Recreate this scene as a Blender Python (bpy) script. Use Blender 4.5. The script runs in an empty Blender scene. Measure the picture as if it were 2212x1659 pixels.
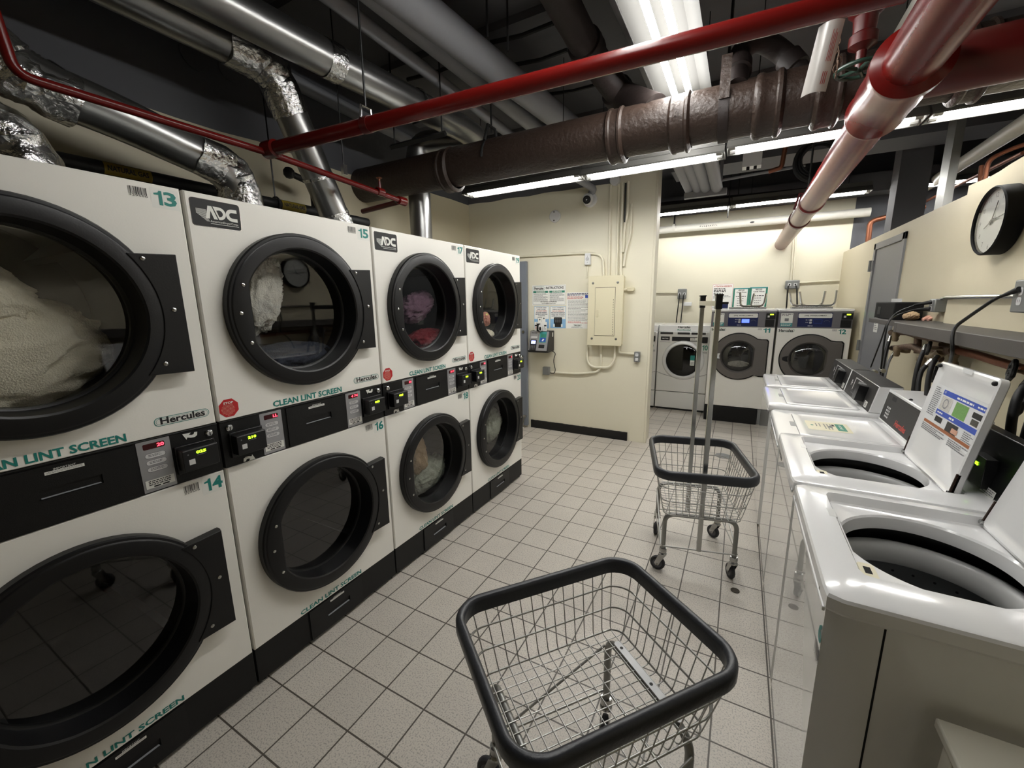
import bpy, bmesh, math, random
from math import sin, cos, pi, radians
from mathutils import Vector, Matrix, Euler, noise
random.seed(7)
SC = bpy.context.scene
COL = SC.collection
V = Vector
# ------------------------------------------------------------------ camera
CW, CH, CF = 2212.0, 1659.0, 888.55
CLOC = V((1.6418, 0.04989, 1.56541))
CROT = Euler((1.37611018, 0.0139992909, 0.500665218), 'XYZ')
cam = bpy.data.cameras.new('camera')
cam.sensor_width = 36.0
cam.lens = 36.0 * CF / CW
cam.clip_start = 0.01
camo = bpy.data.objects.new('camera', cam)
camo.location = CLOC
camo.rotation_euler = CROT
COL.objects.link(camo)
SC.camera = camo
CM = CROT.to_matrix()


def at(x, y, X=None, Y=None, Z=None):
    """point of the place seen at a measured photo position, on the plane x=X, y=Y or z=Z"""
    d = CM @ V(((x - CW / 2) / CF, -(y - CH / 2) / CF, -1.0))
    i, v = (0, X) if X is not None else ((1, Y) if Y is not None else (2, Z))
    return CLOC + d * ((v - CLOC[i]) / d[i])


# ------------------------------------------------------------------ materials
def lin(c):
    return tuple((x / 12.92 if x <= 0.04045 else ((x + 0.055) / 1.055) ** 2.4) for x in c)


def rgb(h):
    return lin((int(h[0:2], 16) / 255, int(h[2:4], 16) / 255, int(h[4:6], 16) / 255)) + (1,)


def mat(name, h, rough=0.5, metal=0.0, bump=0.0, scale=40.0, var=0.0, emit=0.0, spec=0.5, coat=0.0, detail=3.0):
    m = bpy.data.materials.new(name)
    m.use_nodes = True
    nt = m.node_tree
    b = nt.nodes['Principled BSDF']
    c = rgb(h)
    b.inputs['Base Color'].default_value = c
    b.inputs['Roughness'].default_value = rough
    b.inputs['Metallic'].default_value = metal
    b.inputs['Specular IOR Level'].default_value = spec
    if name == 'enamel_front':
        b.inputs['Coat Weight'].default_value = 1.0
        b.inputs['Coat Roughness'].default_value = 0.02
        b.inputs['Coat IOR'].default_value = 1.7
    if coat:
        b.inputs['Coat Weight'].default_value = coat
        b.inputs['Coat Roughness'].default_value = 0.08
    if emit:
        b.inputs['Emission Color'].default_value = c
        b.inputs['Emission Strength'].default_value = emit
    if bump or var:
        tc = nt.nodes.new('ShaderNodeTexCoord')
        nz = nt.nodes.new('ShaderNodeTexNoise')
        nz.inputs['Scale'].default_value = scale
        nz.inputs['Detail'].default_value = detail
        nt.links.new(tc.outputs['Object'], nz.inputs['Vector'])
        if bump:
            bp = nt.nodes.new('ShaderNodeBump')
            bp.inputs['Strength'].default_value = bump
            bp.inputs['Distance'].default_value = 0.01
            nt.links.new(nz.outputs['Fac'], bp.inputs['Height'])
            nt.links.new(bp.outputs['Normal'], b.inputs['Normal'])
        if var:
            mx = nt.nodes.new('ShaderNodeMix')
            mx.data_type = 'RGBA'
            mx.inputs['A'].default_value = tuple(x * (1 - var) for x in c[:3]) + (1,)
            mx.inputs['B'].default_value = tuple(min(1, x * (1 + var)) for x in c[:3]) + (1,)
            nt.links.new(nz.outputs['Fac'], mx.inputs['Factor'])
            nt.links.new(mx.outputs['Result'], b.inputs['Base Color'])
    return m


M = {}
def dm(name, *a, **k):
    M[name] = mat(name, *a, **k)

dm('wall_cream', 'dfdac6', 0.45, bump=0.25, scale=9, detail=6)
dm('wall_beige', 'd3cab0', 0.5, bump=0.15, scale=9, detail=5)
dm('dark_paint', '57585d', 0.7, bump=0.2, scale=14)
dm('ceil_dark', '5b5b5f', 0.8, bump=0.2, scale=10)
dm('pipe_grey', '8d8e93', 0.6, bump=0.1, scale=20)
dm('pipe_white', 'cfcdc4', 0.45)
dm('dryer_white', 'e9e7e0', 0.33, bump=0.03, scale=180)
dm('enamel', 'e6e6e6', 0.16, coat=0.4)
dm('enamel_front', 'dcdcda', 0.2, bump=0.012, scale=4)
dm('shadow_gap', '0c0c0c', 0.9)
dm('black_panel', '0d0d0e', 0.42, bump=0.12, scale=400, spec=0.35)
dm('black_kick', '0b0b0b', 0.5, bump=0.05, scale=200, spec=0.35)
dm('black_plastic', '0e0e10', 0.3)
dm('door_black', '0c0c0e', 0.4, bump=0.03, scale=200, spec=0.38)
dm('drum', '38383a', 0.5, 0.6)
dm('drum_dark', '1c1b1b', 0.4, 0.3, bump=0.3, scale=20)
dm('cloth_suds', '8a8780', 0.9, bump=0.8, scale=60, var=0.6)
dm('chrome', 'd8d8d8', 0.15, 1.0)
dm('steel', 'b0b0ae', 0.2, 1.0)
dm('zinc', '8f8f8c', 0.4, 0.9, bump=0.1, scale=60)
dm('silver_pad', 'a9a9ac', 0.35, 0.6)
dm('button_grey', 'c9c9c9', 0.5)
dm('teal', '147a72', 0.5)
dm('teal_dark', '2d7d67', 0.5)
dm('ink', '101012', 0.6)
dm('ink_grey', '77777a', 0.7)
dm('ink_red', 'b8453c', 0.6)
dm('paper', 'eeeeea', 0.6)
dm('paper_blue', '8db9de', 0.5)
dm('sticker', 'e2e2dc', 0.5)
dm('stop_red', 'b5181f', 0.4)
dm('sign_blue', '2e4db0', 0.45)
dm('sign_teal', '3b8f90', 0.45)
dm('sign_green', '6c9a52', 0.6, var=0.5, scale=300)
dm('sign_brown', '9c5b34', 0.5)
dm('navy', '15204f', 0.3)
dm('red_pipe', '68120f', 0.27, bump=0.06, scale=25, spec=0.35)
dm('red_dark', '56100f', 0.35)
dm('brown_pipe', '33261f', 0.5, bump=0.7, scale=38, detail=8)
dm('brown_dark', '251c1a', 0.6, bump=0.3, scale=30)
dm('duct', '9a9a99', 0.3, 0.95, bump=0.05, scale=6)
dm('foil', 'd0d0cf', 0.16, 1.0, bump=1.0, scale=38, detail=5)
dm('black_iron', '121212', 0.6, bump=0.2, scale=60)
dm('copper', '8a5842', 0.45, 0.8, bump=0.15, scale=40)
dm('copper_old', '6a5444', 0.6, 0.4, bump=0.5, scale=50, var=0.3)
dm('brass_old', '8b7a63', 0.5, 0.5, bump=0.4, scale=50)
dm('rubber', '0c0c0e', 0.55)
dm('black_matt', '070708', 0.7, spec=0.25)
dm('bumper', '2b2d32', 0.38, bump=0.12, scale=90)
dm('wire', 'b4b4b0', 0.38, 0.9)
dm('reflector', '343331', 0.6, spec=0.08)  # white enamel coloured dark, so glare from the tubes is toned down in colour
dm('tyre', '26262a', 0.6)
dm('wheel_grey', '55565a', 0.5)
dm('door_grey', '838488', 0.45, bump=0.04, scale=60)
dm('door_blue_grey', '757b86', 0.45)
dm('shelf_grey', '4c4845', 0.5, bump=0.03, scale=120)
dm('shelf_edge', '55534f', 0.5)
dm('panel_cream', 'd9d2b6', 0.4)
dm('alarm_white', 'd9dadb', 0.35)
dm('fixture', '62615d', 0.4)
dm('tube_end', '9b9b98', 0.4, 0.6)
dm('tag_yellow', 'a08a2a', 0.5)
dm('towel', 'f0e8d4', 0.95, bump=0.6, scale=220, var=0.06)
dm('cloth_grey', 'c9c6bf', 0.9, bump=0.6, scale=160, var=0.15)
dm('denim', '3a3f4e', 0.9, bump=0.5, scale=200, var=0.2)
dm('cloth_purple', '6b4d60', 0.9, bump=0.5, scale=120, var=0.25)
dm('cloth_red', '7a1c28', 0.9, bump=0.5, scale=120, var=0.2)
dm('cloth_pink', 'd69a8a', 0.9, bump=0.3, scale=120)
dm('cloth_tan', 'b59a7a', 0.9, bump=0.5, scale=120, var=0.15)
dm('cloth_sage', '9da294', 0.9, bump=0.6, scale=90, var=0.2)
dm('glove_pink', 'd9a596', 0.6)
dm('glove_red', 'b4564c', 0.6)
dm('grey_box', '8a8c8c', 0.4, 0.5)
dm('wascomat_grey', '77757a', 0.35, 0.4)
dm('door_ring_grey', '6f6b68', 0.35, 0.5)
dm('console_dark', '211f1f', 0.5, bump=0.05, scale=150)
dm('console_black', '0d0d0f', 0.3)
dm('tub_white', 'c9c9c7', 0.3)
dm('tub_dark', '6e7071', 0.5, 0.2)
dm('rust', '2f1d13', 0.9, bump=0.5, scale=90)
dm('clock_face', 'dcdcd8', 0.5)
dm('stool_white', 'cfcbbd', 0.5)
dm('skin_print', 'c99a83', 0.6)
dm('grime', '3a342c', 0.8)
dm('handwheel_green', '1f3a2f', 0.4)
dm('tag_white', 'd9d4cf', 0.25)
dm('wire_black', '0a0a0a', 0.4)
# light sources and lit displays
M['tube_light'] = mat('tube_light', 'fcfbf7', 0.4, emit=16.0)
M['lcd_green'] = mat('lcd_green', '9dff1e', 0.4, emit=2.2)
M['led_red'] = mat('led_red', 'ff2a38', 0.4, emit=3.0)
M['led_off'] = mat('led_off', '3a0508', 0.25)
M['lcd_blue'] = mat('lcd_blue', '3a4cff', 0.4, emit=1.6)
M['lcd_pale'] = mat('lcd_pale', '8ea2ff', 0.4, emit=1.2)


def glass_mat(name, tint, refl=1.0):
    m = bpy.data.materials.new(name)
    m.use_nodes = True
    nt = m.node_tree
    nt.nodes.remove(nt.nodes['Principled BSDF'])
    out = nt.nodes['Material Output']
    tr = nt.nodes.new('ShaderNodeBsdfTransparent')
    tr.inputs['Color'].default_value = tint + (1,)
    gl = nt.nodes.new('ShaderNodeBsdfGlossy')
    gl.inputs['Roughness'].default_value = 0.02
    lw = nt.nodes.new('ShaderNodeLayerWeight')
    lw.inputs['Blend'].default_value = 0.5
    pw_ = nt.nodes.new('ShaderNodeMath')
    pw_.operation = 'POWER'
    pw_.inputs[1].default_value = 5.0
    ma = nt.nodes.new('ShaderNodeMath')
    ma.operation = 'MULTIPLY_ADD'
    ma.inputs[1].default_value = 0.9
    ma.inputs[2].default_value = refl
    ma.use_clamp = True
    mx = nt.nodes.new('ShaderNodeMixShader')
    nt.links.new(lw.outputs['Facing'], pw_.inputs[0])
    nt.links.new(pw_.outputs[0], ma.inputs[0])
    nt.links.new(ma.outputs[0], mx.inputs[0])
    nt.links.new(tr.outputs[0], mx.inputs[1])
    nt.links.new(gl.outputs[0], mx.inputs[2])
    nt.links.new(mx.outputs[0], out.inputs['Surface'])
    return m

M['glass'] = glass_mat('glass', (0.80, 0.81, 0.80), 0.085)
M['glass_clear'] = glass_mat('glass_clear', (0.92, 0.93, 0.93), 0.05)
M['glass_dark'] = glass_mat('glass_dark', (0.12, 0.12, 0.12), 0.05)


def floor_mat():
    m = bpy.data.materials.new('floor_tile')
    m.use_nodes = True
    nt = m.node_tree
    N, L = nt.nodes, nt.links
    b = N['Principled BSDF']
    geo = N.new('ShaderNodeNewGeometry')
    sep = N.new('ShaderNodeSeparateXYZ')
    L.new(geo.outputs['Position'], sep.inputs[0])

    def mth(op, a, c=None):
        n = N.new('ShaderNodeMath')
        n.operation = op
        for i, s in enumerate((a, c)):
            if s is None:
                continue
            if isinstance(s, (int, float)):
                n.inputs[i].default_value = s
            else:
                L.new(s, n.inputs[i])
        return n.outputs[0]
    P = 0.1988
    edges, cells = [], []
    for ax, off in (('X', 0.0785), ('Y', 0.0545)):
        u = mth('DIVIDE', mth('SUBTRACT', sep.outputs[ax], off), P)
        f = mth('FRACT', mth('ADD', u, 40.0))
        edges.append(mth('MINIMUM', f, mth('SUBTRACT', 1.0, f)))
        cells.append(mth('FLOOR', u))
    e = mth('MULTIPLY', mth('MINIMUM', edges[0], edges[1]), P)
    grout = mth('LESS_THAN', e, 0.0031)
    cmb = N.new('ShaderNodeCombineXYZ')
    L.new(cells[0], cmb.inputs[0])
    L.new(cells[1], cmb.inputs[1])
    wn = N.new('ShaderNodeTexWhiteNoise')
    L.new(cmb.outputs[0], wn.inputs['Vector'])
    n1 = N.new('ShaderNodeTexNoise')
    n1.inputs['Scale'].default_value = 170
    n1.inputs['Detail'].default_value = 2
    L.new(geo.outputs['Position'], n1.inputs['Vector'])
    n2 = N.new('ShaderNodeTexNoise')
    n2.inputs['Scale'].default_value = 3.0
    n2.inputs['Detail'].default_value = 5
    L.new(geo.outputs['Position'], n2.inputs['Vector'])
    r1 = N.new('ShaderNodeValToRGB')
    r1.color_ramp.elements[0].position = 0.34
    r1.color_ramp.elements[0].color = rgb('a29d96')
    r1.color_ramp.elements[1].position = 0.5
    r1.color_ramp.elements[1].color = rgb('c9c2b8')
    L.new(n1.outputs['Fac'], r1.inputs[0])
    hsv = N.new('ShaderNodeHueSaturation')
    val = mth('ADD', mth('MULTIPLY', wn.outputs['Value'], 0.08), mth('ADD', mth('MULTIPLY', n2.outputs['Fac'], 0.24), 0.84))
    L.new(val, hsv.inputs['Value'])
    L.new(r1.outputs[0], hsv.inputs['Color'])
    mx = N.new('ShaderNodeMix')
    mx.data_type = 'RGBA'
    L.new(grout, mx.inputs['Factor'])
    L.new(hsv.outputs[0], mx.inputs['A'])
    mx.inputs['B'].default_value = rgb('4d473f')
    L.new(mx.outputs['Result'], b.inputs['Base Color'])
    b.inputs['Roughness'].default_value = 0.42
    bp = N.new('ShaderNodeBump')
    bp.inputs['Strength'].default_value = 0.4
    bp.inputs['Distance'].default_value = 0.003
    hgt = mth('SUBTRACT', mth('MULTIPLY', n1.outputs['Fac'], 0.25), grout)
    L.new(hgt, bp.inputs['Height'])
    L.new(bp.outputs[0], b.inputs['Normal'])
    return m

M['floor_tile'] = floor_mat()


# ------------------------------------------------------------------ mesh builder
class F:
    """flat frame: origin, right, up (normal = right x up)"""
    def __init__(s, o, u, v):
        s.o, s.u, s.v = V(o), V(u).normalized(), V(v).normalized()
        s.n = s.u.cross(s.v).normalized()

    def p(s, a, b, l=0.0):
        return s.o + s.u * a + s.v * b + s.n * l


_txt = {}
def text_geo(s, bold):
    k = (s, bold)
    if k not in _txt:
        c = bpy.data.curves.new('t', 'FONT')
        c.body = s
        c.size = 1.0
        c.resolution_u = 2
        c.offset = 0.03 if bold else 0.0
        o = bpy.data.objects.new('t', c)
        me = o.to_mesh()
        vs = [(v.co.x, v.co.y) for v in me.vertices]
        fs = [tuple(p.vertices) for p in me.polygons]
        o.to_mesh_clear()
        bpy.data.objects.remove(o)
        bpy.data.curves.remove(c)
        _txt[k] = (vs, fs)
    return _txt[k]


class MB:
    def __init__(s):
        s.v, s.f, s.mi, s.ms = [], [], [], []

    def mat(s, m):
        if m not in s.ms:
            s.ms.append(m)
        return s.ms.index(m)

    def add(s, vs, fs, m):
        b = len(s.v)
        s.v += [V(x) for x in vs]
        i = s.mat(m)
        for f in fs:
            s.f.append([b + k for k in f])
            s.mi.append(i)
        return s

    def box(s, a, b, m):
        x0, y0, z0 = a
        x1, y1, z1 = b
        return s.add([(x0, y0, z0), (x1, y0, z0), (x1, y1, z0), (x0, y1, z0), (x0, y0, z1), (x1, y0, z1), (x1, y1, z1), (x0, y1, z1)],
                     [(0, 3, 2, 1), (4, 5, 6, 7), (0, 1, 5, 4), (1, 2, 6, 5), (2, 3, 7, 6), (3, 0, 4, 7)], m)

    def loft(s, loops, m, closed=True, cap0=False, cap1=False):
        n = len(loops[0])
        vs = [p for l in loops for p in l]
        fs = []
        for k in range(len(loops) - 1):
            for i in range(n if closed else n - 1):
                j = (i + 1) % n
                fs.append((k * n + i, k * n + j, (k + 1) * n + j, (k + 1) * n + i))
        if cap0:
            fs.append(tuple(range(n))[::-1])
        if cap1:
            fs.append(tuple((len(loops) - 1) * n + i for i in range(n)))
        return s.add(vs, fs, m)

    def tube(s, pts, r, m, n=10, closed=False, cap=True):
        pts = [V(p) for p in pts]
        k = len(pts)
        rs = r if isinstance(r, (list, tuple)) else [r] * k
        ts = []
        for i in range(k):
            a = pts[(i - 1) % k] if (closed or i > 0) else pts[0]
            b = pts[(i + 1) % k] if (closed or i < k - 1) else pts[-1]
            ts.append((b - a).normalized())
        up = V((0, 0, 1)) if abs(ts[0].z) < 0.9 else V((1, 0, 0))
        nr = (up - ts[0] * up.dot(ts[0])).normalized()
        loops = []
        for i in range(k):
            nr = (nr - ts[i] * nr.dot(ts[i])).normalized()
            bn = ts[i].cross(nr)
            loops.append([pts[i] + (nr * cos(2 * pi * j / n) + bn * sin(2 * pi * j / n)) * rs[i] for j in range(n)])
        if closed:
            loops.append(loops[0])
            return s.loft(loops, m)
        return s.loft(loops, m, cap0=cap, cap1=cap)

    def cyl(s, p0, p1, r, m, n=20, r1=None, cap=True):
        return s.tube([p0, p1], [r, r if r1 is None else r1], m, n, cap=cap)

    def lathe(s, c, ax, prof, m, n=32, cap0=False, cap1=False):
        """prof: (radius, offset along ax)"""
        ax = V(ax).normalized()
        up = V((0, 0, 1)) if abs(ax.z) < 0.9 else V((1, 0, 0))
        e1 = (up - ax * up.dot(ax)).normalized()
        e2 = ax.cross(e1)
        c = V(c)
        return s.loft([[c + ax * h + (e1 * cos(2 * pi * j / n) + e2 * sin(2 * pi * j / n)) * r for j in range(n)] for r, h in prof], m, cap0=cap0, cap1=cap1)

    def sphere(s, c, r, m, n=12, sq=(1, 1, 1)):
        c = V(c)
        loops = []
        for i in range(n // 2 + 1):
            t = pi * (i + 0.001 * (i == 0) - 0.001 * (i == n // 2)) / (n // 2)
            loops.append([c + V((r * sq[0] * sin(t) * cos(2 * pi * j / n), r * sq[1] * sin(t) * sin(2 * pi * j / n), r * sq[2] * cos(t))) for j in range(n)])
        return s.loft(loops, m)

    def prism(s, fr, poly, d0, d1, m):
        a = [fr.p(x, y, d0) for x, y in poly]
        b = [fr.p(x, y, d1) for x, y in poly]
        return s.loft([a, b], m, cap0=True, cap1=True)

    def slab(s, fr, a0, b0, a1, b1, d0, d1, m):
        return s.prism(fr, [(a0, b0), (a1, b0), (a1, b1), (a0, b1)], d0, d1, m)

    # flat marks
    def rect(s, fr, a0, b0, a1, b1, m, l=0.0006):
        return s.add([fr.p(a0, b0, l), fr.p(a1, b0, l), fr.p(a1, b1, l), fr.p(a0, b1, l)], [(0, 1, 2, 3)], m)

    def poly(s, fr, pts, m, l=0.0006):
        return s.add([fr.p(x, y, l) for x, y in pts], [tuple(range(len(pts)))], m)

    def rrect(s, fr, a0, b0, a1, b1, r, m, l=0.0006):
        return s.poly(fr, rrpoly(a0, b0, a1, b1, r), m, l)

    def rring(s, fr, a0, b0, a1, b1, r, t, m, l=0.0008):
        o = [fr.p(x, y, l) for x, y in rrpoly(a0, b0, a1, b1, r)]
        i = [fr.p(x, y, l) for x, y in rrpoly(a0 + t, b0 + t, a1 - t, b1 - t, max(r - t, 0.0005))]
        return s.loft([o, i], m)

    def text(s, fr, a, b, h, t, m, w=None, bold=True, l=0.0012, al='L', slant=0.0):
        vs, fs = text_geo(t, bold)
        if not vs:
            return s
        x0, x1 = min(v[0] for v in vs), max(v[0] for v in vs)
        y0, y1 = min(v[1] for v in vs), max(v[1] for v in vs)
        ky = h / (y1 - y0)
        kx = ky if w is None else w / (x1 - x0)
        off = {'L': 0, 'C': -0.5 * kx * (x1 - x0), 'R': -kx * (x1 - x0)}[al]
        return s.add([fr.p(a + off + (x - x0) * kx + slant * (y - y0) * ky, b + (y - y0) * ky, l) for x, y in vs], fs, m)

    def num(s, fr, a, b, h, t, m, w, l=0.0012):
        """bold sans numerals of total width w"""
        k = len(t)
        ws = [0.62 if c == '1' else 1.0 for c in t]
        gap = 0.10
        unit = w / (sum(ws) + gap * (k - 1))
        x = a
        for c, wc in zip(t, ws):
            cw = unit * wc
            if c == '1':
                st = unit * 0.27
                s.poly(fr, [(x + cw - st, b), (x + cw, b), (x + cw, b + h), (x + cw - st * 0.75, b + h), (x + cw - st * 1.1, b + h * 0.86), (x, b + h * 0.80), (x, b + h * 0.68), (x + cw - st, b + h * 0.69)], m, l)
            else:
                s.text(fr, x, b, h, c, m, w=cw, l=l)
            x += cw + gap * unit
        return s

    def lines(s, fr, a0, a1, btop, n, pitch, h, m, l=0.001, seed=1):
        """rows of small illegible print"""
        rd = random.Random(seed)
        for i in range(n):
            b = btop - i * pitch
            x = a0
            end = a1 - (a1 - a0) * rd.choice([0, 0, 0.05, 0.12, 0.35])
            while x < end:
                w = rd.uniform(1.2, 4.2) * h
                s.rect(fr, x, b - h, min(x + w, end), b, m, l)
                x += w + h * 0.7
        return s

    def barcode(s, fr, a0, b0, a1, b1, m, seed=3):
        rd = random.Random(seed)
        x = a0
        k = (a1 - a0) / 40
        while x < a1:
            w = k * rd.choice([0.7, 0.7, 1.2, 2])
            s.rect(fr, x, b0 + (b1 - b0) * 0.22, min(x + w, a1), b1, m)
            x += w + k * rd.choice([0.8, 1, 1.6])
        s.text(fr, a0, b0, (b1 - b0) * 0.2, '329550' if seed % 2 else '329562', m, w=(a1 - a0), bold=False)
        return s

    def build(s, name, parent=None, loc=(0, 0, 0), bevel=0.0, seg=2, angle=35, recalc=True, world=True):
        """vertices are world coordinates; the object's origin goes to its thing's base"""
        if parent is not None:
            org = ORG[parent.name]
        else:
            org = V(loc)
        me = bpy.data.meshes.new(name)
        me.from_pydata([v - org for v in s.v], [], s.f)
        for m in s.ms:
            me.materials.append(M[m])
        me.polygons.foreach_set('material_index', s.mi)
        if recalc:
            bm = bmesh.new()
            bm.from_mesh(me)
            bmesh.ops.recalc_face_normals(bm, faces=bm.faces)
            bm.to_mesh(me)
            bm.free()
        me.polygons.foreach_set('use_smooth', [True] * len(me.polygons))
        me.set_sharp_from_angle(angle=radians(angle))
        me.update()
        o = bpy.data.objects.new(name, me)
        COL.objects.link(o)
        if parent is not None:
            o.parent = parent
        else:
            o.location = org
        ORG[o.name] = org
        if bevel:
            b = o.modifiers.new('bevel', 'BEVEL')
            b.width = bevel
            b.segments = seg
            b.limit_method = 'ANGLE'
            b.angle_limit = radians(40)
            b.harden_normals = False
        return o


ORG = {}


def rrpoly(a0, b0, a1, b1, r, n=5):
    out = []
    for cx, cy, t in ((a1 - r, b1 - r, 0), (a0 + r, b1 - r, 90), (a0 + r, b0 + r, 180), (a1 - r, b0 + r, 270)):
        for i in range(n + 1):
            q = radians(t + 90 * i / n)
            out.append((cx + r * cos(q), cy + r * sin(q)))
    return out


def fillet(pts, rad, seg=6):
    pts = [V(p) for p in pts]
    out = [pts[0]]
    for i in range(1, len(pts) - 1):
        a, b, c = pts[i - 1], pts[i], pts[i + 1]
        d1, d2 = (a - b), (c - b)
        t = min(rad, d1.length * 0.48, d2.length * 0.48)
        p0, p2 = b + d1.normalized() * t, b + d2.normalized() * t
        for k in range(seg + 1):
            q = k / seg
            out.append(p0 * (1 - q) ** 2 + b * 2 * q * (1 - q) + p2 * q * q)
    out.append(pts[-1])
    return out


def tag(o, label=None, cat=None, group=None, kind=None):
    if label:
        o['label'] = label
    if cat:
        o['category'] = cat
    if group:
        o['group'] = group
    if kind:
        o['kind'] = kind
    return o


def thing(name, label, cat, loc=(0, 0, 0), group=None, rz=0.0):
    o = bpy.data.objects.new(name, None)
    o.empty_display_size = 0.1
    COL.objects.link(o)
    o.location = loc
    o.rotation_euler = (0, 0, rz)
    ORG[o.name] = V(loc)
    return tag(o, label, cat, group)


def struct(mb, name, label, **k):
    o = mb.build(name, **k)
    return tag(o, label, 'structure', kind='structure')


def single(mb, name, label, cat, loc=None, group=None, **k):
    """a thing that is one mesh; its origin goes to the middle of its underside"""
    if loc is None:
        xs, ys, zs = [v.x for v in mb.v], [v.y for v in mb.v], [v.z for v in mb.v]
        loc = ((min(xs) + max(xs)) / 2, (min(ys) + max(ys)) / 2, min(zs))
    return tag(mb.build(name, loc=loc, **k), label, cat, group)


def kids(o):
    return [c for c in COL.objects if c.parent == o]


def copy_tree(o, loc, rz=None):
    c = o.copy()
    COL.objects.link(c)
    c.location = loc
    if rz is not None:
        c.rotation_euler = (0, 0, rz)

    def rec(src, dst):
        for ch in list(src.children):
            n = ch.copy()
            COL.objects.link(n)
            n.parent = dst
            ORG[n.name] = V(loc)
            rec(ch, n)
    rec(o, c)
    ORG[c.name] = V(loc)
    return c
# ================================================================== the room
XL, YB, YF, XR = -1.46, 4.62, 7.3, 2.8
ZC = 3.42
b = MB().box((-1.6, -3.0, -0.1), (6.5, 7.5, 0.0), 'floor_tile')
struct(b, 'floor', 'speckled pale grey tiled floor with dark grout')
b = MB().box((-1.6, -3.0, ZC), (6.5, 7.5, ZC + 0.1), 'ceil_dark')
struct(b, 'ceiling', 'dark painted open ceiling slab')
# left wall: beige below, dark above a wavy painted edge
b = MB()
ys = [-3 + 0.25 * i for i in range(int((YB + 3) / 0.25) + 1)] + [YB + 0.23]
zs = [2.70 + 0.035 * noise.noise(V((y * 1.7, 0, 0))) + (0.07 if y > 3.3 else 0) for y in ys]
b.loft([[V((XL, y, 0)) for y in ys], [V((XL, y, z)) for y, z in zip(ys, zs)]], 'wall_beige', closed=False)
b.loft([[V((XL, y, z)) for y, z in zip(ys, zs)], [V((XL, y, ZC)) for y in ys]], 'dark_paint', closed=False)
b.box((XL - 0.12, -3, 0), (XL - 0.01, YB + 0.23, ZC), 'wall_beige')
struct(b, 'wall_left', 'beige left wall behind the dryers, painted dark above', recalc=False)
# back wall stub with dark painted top
b = MB()
xs = [XL + (0.812 - XL) * i / 24 for i in range(25)]
zs = [2.78 + 0.012 * noise.noise(V((x * 4, 3, 0))) for x in xs]
zs[-4:] = [ZC - 0.01] * 4
b.loft([[V((x, YB, 0)) for x in xs], [V((x, YB, z)) for x, z in zip(xs, zs)]], 'wall_cream', closed=False)
b.loft([[V((x, YB, z)) for x, z in zip(xs, zs)], [V((x, YB, ZC)) for x in xs]], 'dark_paint', closed=False)
b.box((XL, YB + 0.004, 0), (0.812, YB + 0.24, ZC), 'wall_cream')
struct(b, 'wall_back', 'cream painted wall end holding the electrical panel', recalc=False)
b = MB().box((0.80, YB - 0.006, 0.0), (0.826, YB + 0.03, ZC), 'wall_cream')
struct(b, 'trim_1', 'rounded corner bead on the cream wall end', bevel=0.005)
b = MB()
n = 40
top = [0.098 + 0.006 * noise.noise(V((i * 0.9, 1, 0))) for i in range(n + 1)]
bx = [-0.60 + 1.22 * i / n for i in range(n + 1)]
for y0 in (YB - 0.012,):
    b.loft([[V((x, y0 - 0.006, 0.0)) for x in bx], [V((x, y0, 0.02)) for x in bx], [V((x, y0, t)) for x, t in zip(bx, top)], [V((x, YB + 0.001, t)) for x, t in zip(bx, top)]], 'black_plastic', closed=False)
    b.add([(bx[-1], y0 - 0.006, 0), (bx[-1], YB, 0), (bx[-1], YB, top[-1]), (bx[-1], y0, top[-1])], [(0, 1, 2, 3)], 'black_plastic')
struct(b, 'baseboard_back', 'scuffed black rubber baseboard under the cream wall')
# far wall
b = MB()
b.box((-1.6, YF, 0), (2.86, YF + 0.12, 2.86), 'wall_cream')
b.box((-1.6, YF - 0.004, 2.86), (6.5, YF + 0.12, ZC), 'dark_paint')
b.box((2.86, YF - 0.002, 0), (6.5, YF + 0.12, 2.86), 'dark_paint')
struct(b, 'wall_far', 'cream far wall behind the front loading washers')
# right partition and the thicker near wall piece
b = MB().box((XR, 3.0, 0), (XR + 0.11, YF, 2.175), 'wall_beige')
struct(b, 'wall_right', 'beige part height partition on the right')
b = MB()
ys = [-3 + 0.11 * i for i in range(61)]
ys = [y for y in ys if y < 3.6] + [3.61]
tz = [2.2 + 0.02 * noise.noise(V((y * 3.1, 0, 7))) for y in ys]
b.loft([[V((2.755, y, 0)) for y in ys], [V((2.755, y, z)) for y, z in zip(ys, tz)], [V((3.0, y, z + 0.012 * noise.noise(V((y * 9, 4, 0))))) for y, z in zip(ys, tz)], [V((3.0, y, 0)) for y in ys]], 'wall_beige', closed=False)
b.add([(2.755, 3.61, 0), (3.0, 3.61, 0), (3.0, 3.61, tz[-1]), (2.755, 3.61, tz[-1])], [(0, 1, 2, 3)], 'wall_beige')
struct(b, 'wall_right.001', 'thicker beige wall piece with a broken plaster top', recalc=False)
b = MB().box((6.4, -3, 0), (6.5, YF, ZC), 'dark_paint')
struct(b, 'wall_right.002', 'dark wall of the space beyond the partition')
b = MB().box((-1.6, -3.1, 0), (6.5, -3.0, ZC), 'wall_beige')
struct(b, 'wall_front', 'beige wall behind the camera')
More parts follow.
